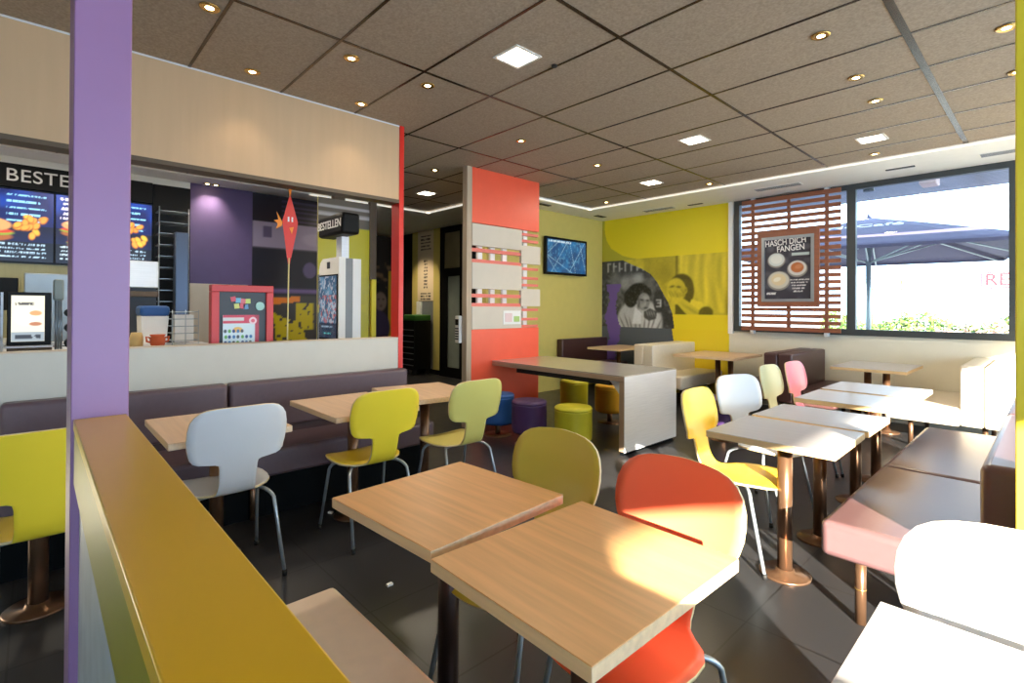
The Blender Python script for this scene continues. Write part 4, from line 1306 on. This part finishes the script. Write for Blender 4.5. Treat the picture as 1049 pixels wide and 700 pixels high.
# graphics wall behind the kiosk
def gfx(U, V):
    a = canvas(U, (40, 38, 50))
    put(a, (V > 2.62).astype(float), (34, 28, 44))
    for k in range(5):
        put(a, rect(U, V, 0.4, 1.35, 2.66 + .07 * k, 2.685 + .07 * k), (78, 66, 104), .8)
    put(a, rect(U, V, 0, 1.35, 2.25, 2.62, .01), (158, 148, 176))
    put(a, rect(U, V, .14, .26, 2.40, 2.56), (96, 86, 120)); put(a, rect(U, V, .5, .56, 2.44, 2.5), (120, 116, 176)); put(a, ell(U, V, .95, 2.42, .25, .1, 0, .3), (176, 164, 190), .8)
    put(a, rect(U, V, 0, 1.35, 1.62, 2.25, .01), (36, 38, 52))
    put(a, ell(U, V, .82, 1.95, .10, .12, 0, .15), (104, 94, 140), .8); put(a, ell(U, V, 1.05, 1.88, .10, .10, 0, .15), (116, 104, 150), .8)
    put(a, rect(U, V, .15, 1.35, 1.60, 1.66), (110, 92, 150)); put(a, rect(U, V, 0, 1.35, 0, 1.56), (66, 66, 66))
    yel = (206, 192, 30)
    n = vnoise(U, V, .04, 90)
    put(a, rect(U, V, .62, .88, 1.05, 1.45) * (n < .72), yel)
    put(a, poly(U, V, [(.35, .8), (.82, .8), (.68, 1.18), (.5, 1.2), (.28, 1.32)]) * (n < .74), yel)
    put(a, poly(U, V, [(.22, 1.42), (.68, 1.47), (.68, 1.55), (.22, 1.52)]), (240, 140, 40))
    return a
gw = thing('graphic_wall', 'wall print of lilac, black and yellow street graphics behind the kite', 'mural', (XK + .03, 2.9, 0))
rel(sheet('print', (XK + .022, 2.25, 0.0), (0, 1, 0), (0, 0, 1), 1.35, CEIL - .03, 70, 150, gfx, painted('graphic print', .3), back=.02), gw)
# yellow and black glazed screen right of the kiosk
def scr(U, V):
    a = canvas(U, (206, 196, 30))
    put(a, (V > 2.38).astype(float), (110, 104, 96)); put(a, rect(U, V, 0, .8, 2.5, 2.54) + rect(U, V, 0, .8, 2.6, 2.63), (196, 196, 200))
    put(a, (V < 1.75 + .06 * vnoise(U, V * 0, .03, 3)).astype(float), (48, 56, 62))
    put(a, rect(U, V, .0, .62, 1.33, 1.42), (196, 186, 40)); put(a, ((U > .34 + .1 * vnoise(V, U * 0, .08, 5)) & (V < 2.0)).astype(float), (206, 194, 40), .9)
    return a
gs = thing('printed_screen', 'narrow yellow and dark printed screen with brown edge behind the kiosk', 'screen', (-6.0, 2.9, 0))
rel(sheet('print', (-6.0, 2.45, 0.0), (0, 1, 0), (0, 0, 1), .66, 2.71, 50, 160, scr, painted('screen print', .3), back=.03), gs)
rel(MB().box(-6.04, -5.98, 3.11, 3.20, 1.75, 2.74).build('edge_post', M['brown'], gs), gs)
rel(MB().box(-6.04, -5.98, 3.14, 3.20, 0, 1.75).build('edge_strip', M['yellowcol'], gs), gs)
def kid(U, V):
    a = canvas(U, (30, 24, 22))
    put(a, ((U > .46) & (V < 2.1)).astype(float), (176, 150, 40)); put(a, np.clip((vnoise(U, V, .08, 44) - .55) * 4, 0, 1) * (V > 1.75) * (V < 2.3), (120, 96, 70), .8)
    put(a, ell(U, V, .26, 1.62, .20, .24, 0, .1), (22, 18, 18)); put(a, ell(U, V, .30, 1.50, .13, .18, 0, .2), (118, 100, 92))
    put(a, G(U, V, .26, 1.54, .03, .015), (20, 16, 16)); put(a, G(U, V, .36, 1.54, .03, .015), (20, 16, 16)); put(a, G(U, V, .31, 1.42, .04, .015), (50, 30, 30))
    put(a, ell(U, V, .24, 1.0, .26, .34, 0, .1), (52, 42, 72))
    return a
kd = thing('photo_panel', 'dark photo panel of a child in the passage beside the red post', 'mural', (-8.9, 4.9, 0))
rel(sheet('print', (-8.8, 4.5, 0.0), (0, 1, 0), (0, 0, 1), .66, 2.75, 80, 120, kid, painted('child print', .4), back=.04), kd)

# passage wall: strips, menu panel, trolley niche, glazed door
PY = 6.1
structure(MB().box(-9.72, -9.50, PY - .03, PY, .1, CEIL - .02).build('trim_13', M['olive']))
structure(MB().box(-8.90, -8.62, PY - .03, PY, .1, CEIL - .02).build('trim_14', M['olive']))
mp_ = thing('wall_menu_panel', 'tall beige menu panel with small black print in the passage', 'panel', (-9.2, PY - .03, 1.5))
def mpp(U, V):
    a = canvas(U, (232, 214, 182))
    for k in range(5):
        scribble(a, U, V, .12, .5 - .03 * (k % 2), 1.38 - .07 * k, .03, (60, 50, 44), 10 + k, .6)
    for k in range(9):
        scribble(a, U, V, .24, .38, .85 - .07 * k, .04, (60, 50, 44), 30 + k, .6)
    for k in range(3):
        scribble(a, U, V, .12, .5, .16 - .06 * k, .03, (60, 50, 44), 50 + k, .6)
    return a
rel(sheet('print', (-9.5, PY - .031, 1.53), (1, 0, 0), (0, 0, 1), .6, 1.5, 60, 120, mpp, painted('menu print', .5), back=.028), mp_)
nc = thing('service_niche', 'white niche unit below the beige menu panel', 'cabinet', (-9.2, PY, 0))
rel(MB().box(-9.5, -9.34, PY - .06, PY - .002, .1, 1.52, 0, .004).build('side', M['white'], nc), nc)
rel(MB().box(-9.5, -8.9, PY - .02, PY - .002, .1, 1.52).build('back', M['grey'], nc), nc)
bn = thing('tray_trolley', 'dark tray trolley with a green top in the passage niche', 'trolley', (-9.1, 5.85, 0))
rel(MB().box(-9.33, -8.92, 5.62, 6.03, .12, 1.12, 0, .006).build('body', M['black'], bn), bn)
for k in range(7):
    rel(MB().box(-9.32, -8.93, 5.605, 5.622, .2 + .12 * k, .215 + .12 * k).build('tray_rail', M['grey'], bn), bn)
rel(MB().box(-9.33, -8.92, 5.62, 6.03, 1.12, 1.24, 0, .02).build('top', M['green'], bn), bn)
for x in (-9.28, -8.97):
    for y in (5.67, 5.98):
        rel(MB().cyl((x - .015, y, .06), (x + .015, y, .06), .06, 16).build('caster', M['rubber'], bn), bn)
dr = structure(empty('door_1', (-8.2, PY, 0)))
f = MB()
for a in ((-8.62, -8.50, 0, 3.02), (-7.96, -7.80, 0, 3.02), (-8.5, -7.96, 2.02, 2.18), (-8.5, -7.96, 2.9, 3.02), (-8.5, -7.96, 0, .2), (-8.5, -8.38, .2, 2.02)):
    f.box(a[0], a[1], PY - .06, PY - .001, a[2], a[3])
rel(f.build('door_frame', M['black'], dr), dr)
rel(MB().box(-8.38, -7.96, PY - .03, PY - .02, .2, 2.02).build('door_pane', mat('pale door glass', (150, 160, 150), .1, noise=.15, nscale=2), dr), dr)
rel(MB().box(-8.5, -7.96, PY - .03, PY - .02, 2.18, 2.9).build('fanlight_pane', mat('dim door glass', (130, 122, 96), .1, noise=.2, nscale=2), dr), dr)

# card terminal on the divider side, small items
tm = thing('card_terminal', 'white card terminal with black keys on the divider side post', 'terminal', (-4.8, 3.63, 1.2))
rel(MB().box(-4.85, -4.764, 3.615, 3.657, .98, 1.30, 0, .01).build('body', M['white'], tm), tm)
rel(MB().box(-4.838, -4.78, 3.611, 3.616, 1.19, 1.26).build('display', M['black'], tm), tm)
for k in range(5):
    rel(MB().box(-4.838, -4.78, 3.611, 3.616, 1.02 + .03 * k, 1.038 + .03 * k).build('key_row', M['darkgrey'], tm), tm)
nt_ = thing('notice', 'small white notice on the lower pale panel of the divider', 'notice', (XD + .01, 4.35, 1.3))
rel(MB().box(XD + .006, XD + .010, 4.22, 4.52, 1.19, 1.36, 0).build('sheet_of_paper', M['paper'], nt_), nt_)
rel(MB().box(XD + .010, XD + .012, 4.40, 4.50, 1.22, 1.29).build('green_mark', mat('pale green ink', (170, 200, 120), .5), nt_), nt_)
rel(MB().box(XD + .010, XD + .012, 4.25, 4.37, 1.22, 1.33).build('pink_mark', mat('pale pink ink', (226, 200, 200), .5), nt_), nt_)
# paper crumbs on the floor
for k, (x, y) in enumerate(((-3.36, 1.47), (-2.29, 1.31))):
    tag(MB().obox((x, y, .006), (.03, .018, .01), .6 + k).build('paper_crumb', M['paper']), ['paper crumb on the dark floor left of the bright yellow chair', 'paper crumb on the dark floor below the left beech table'][k], 'litter')
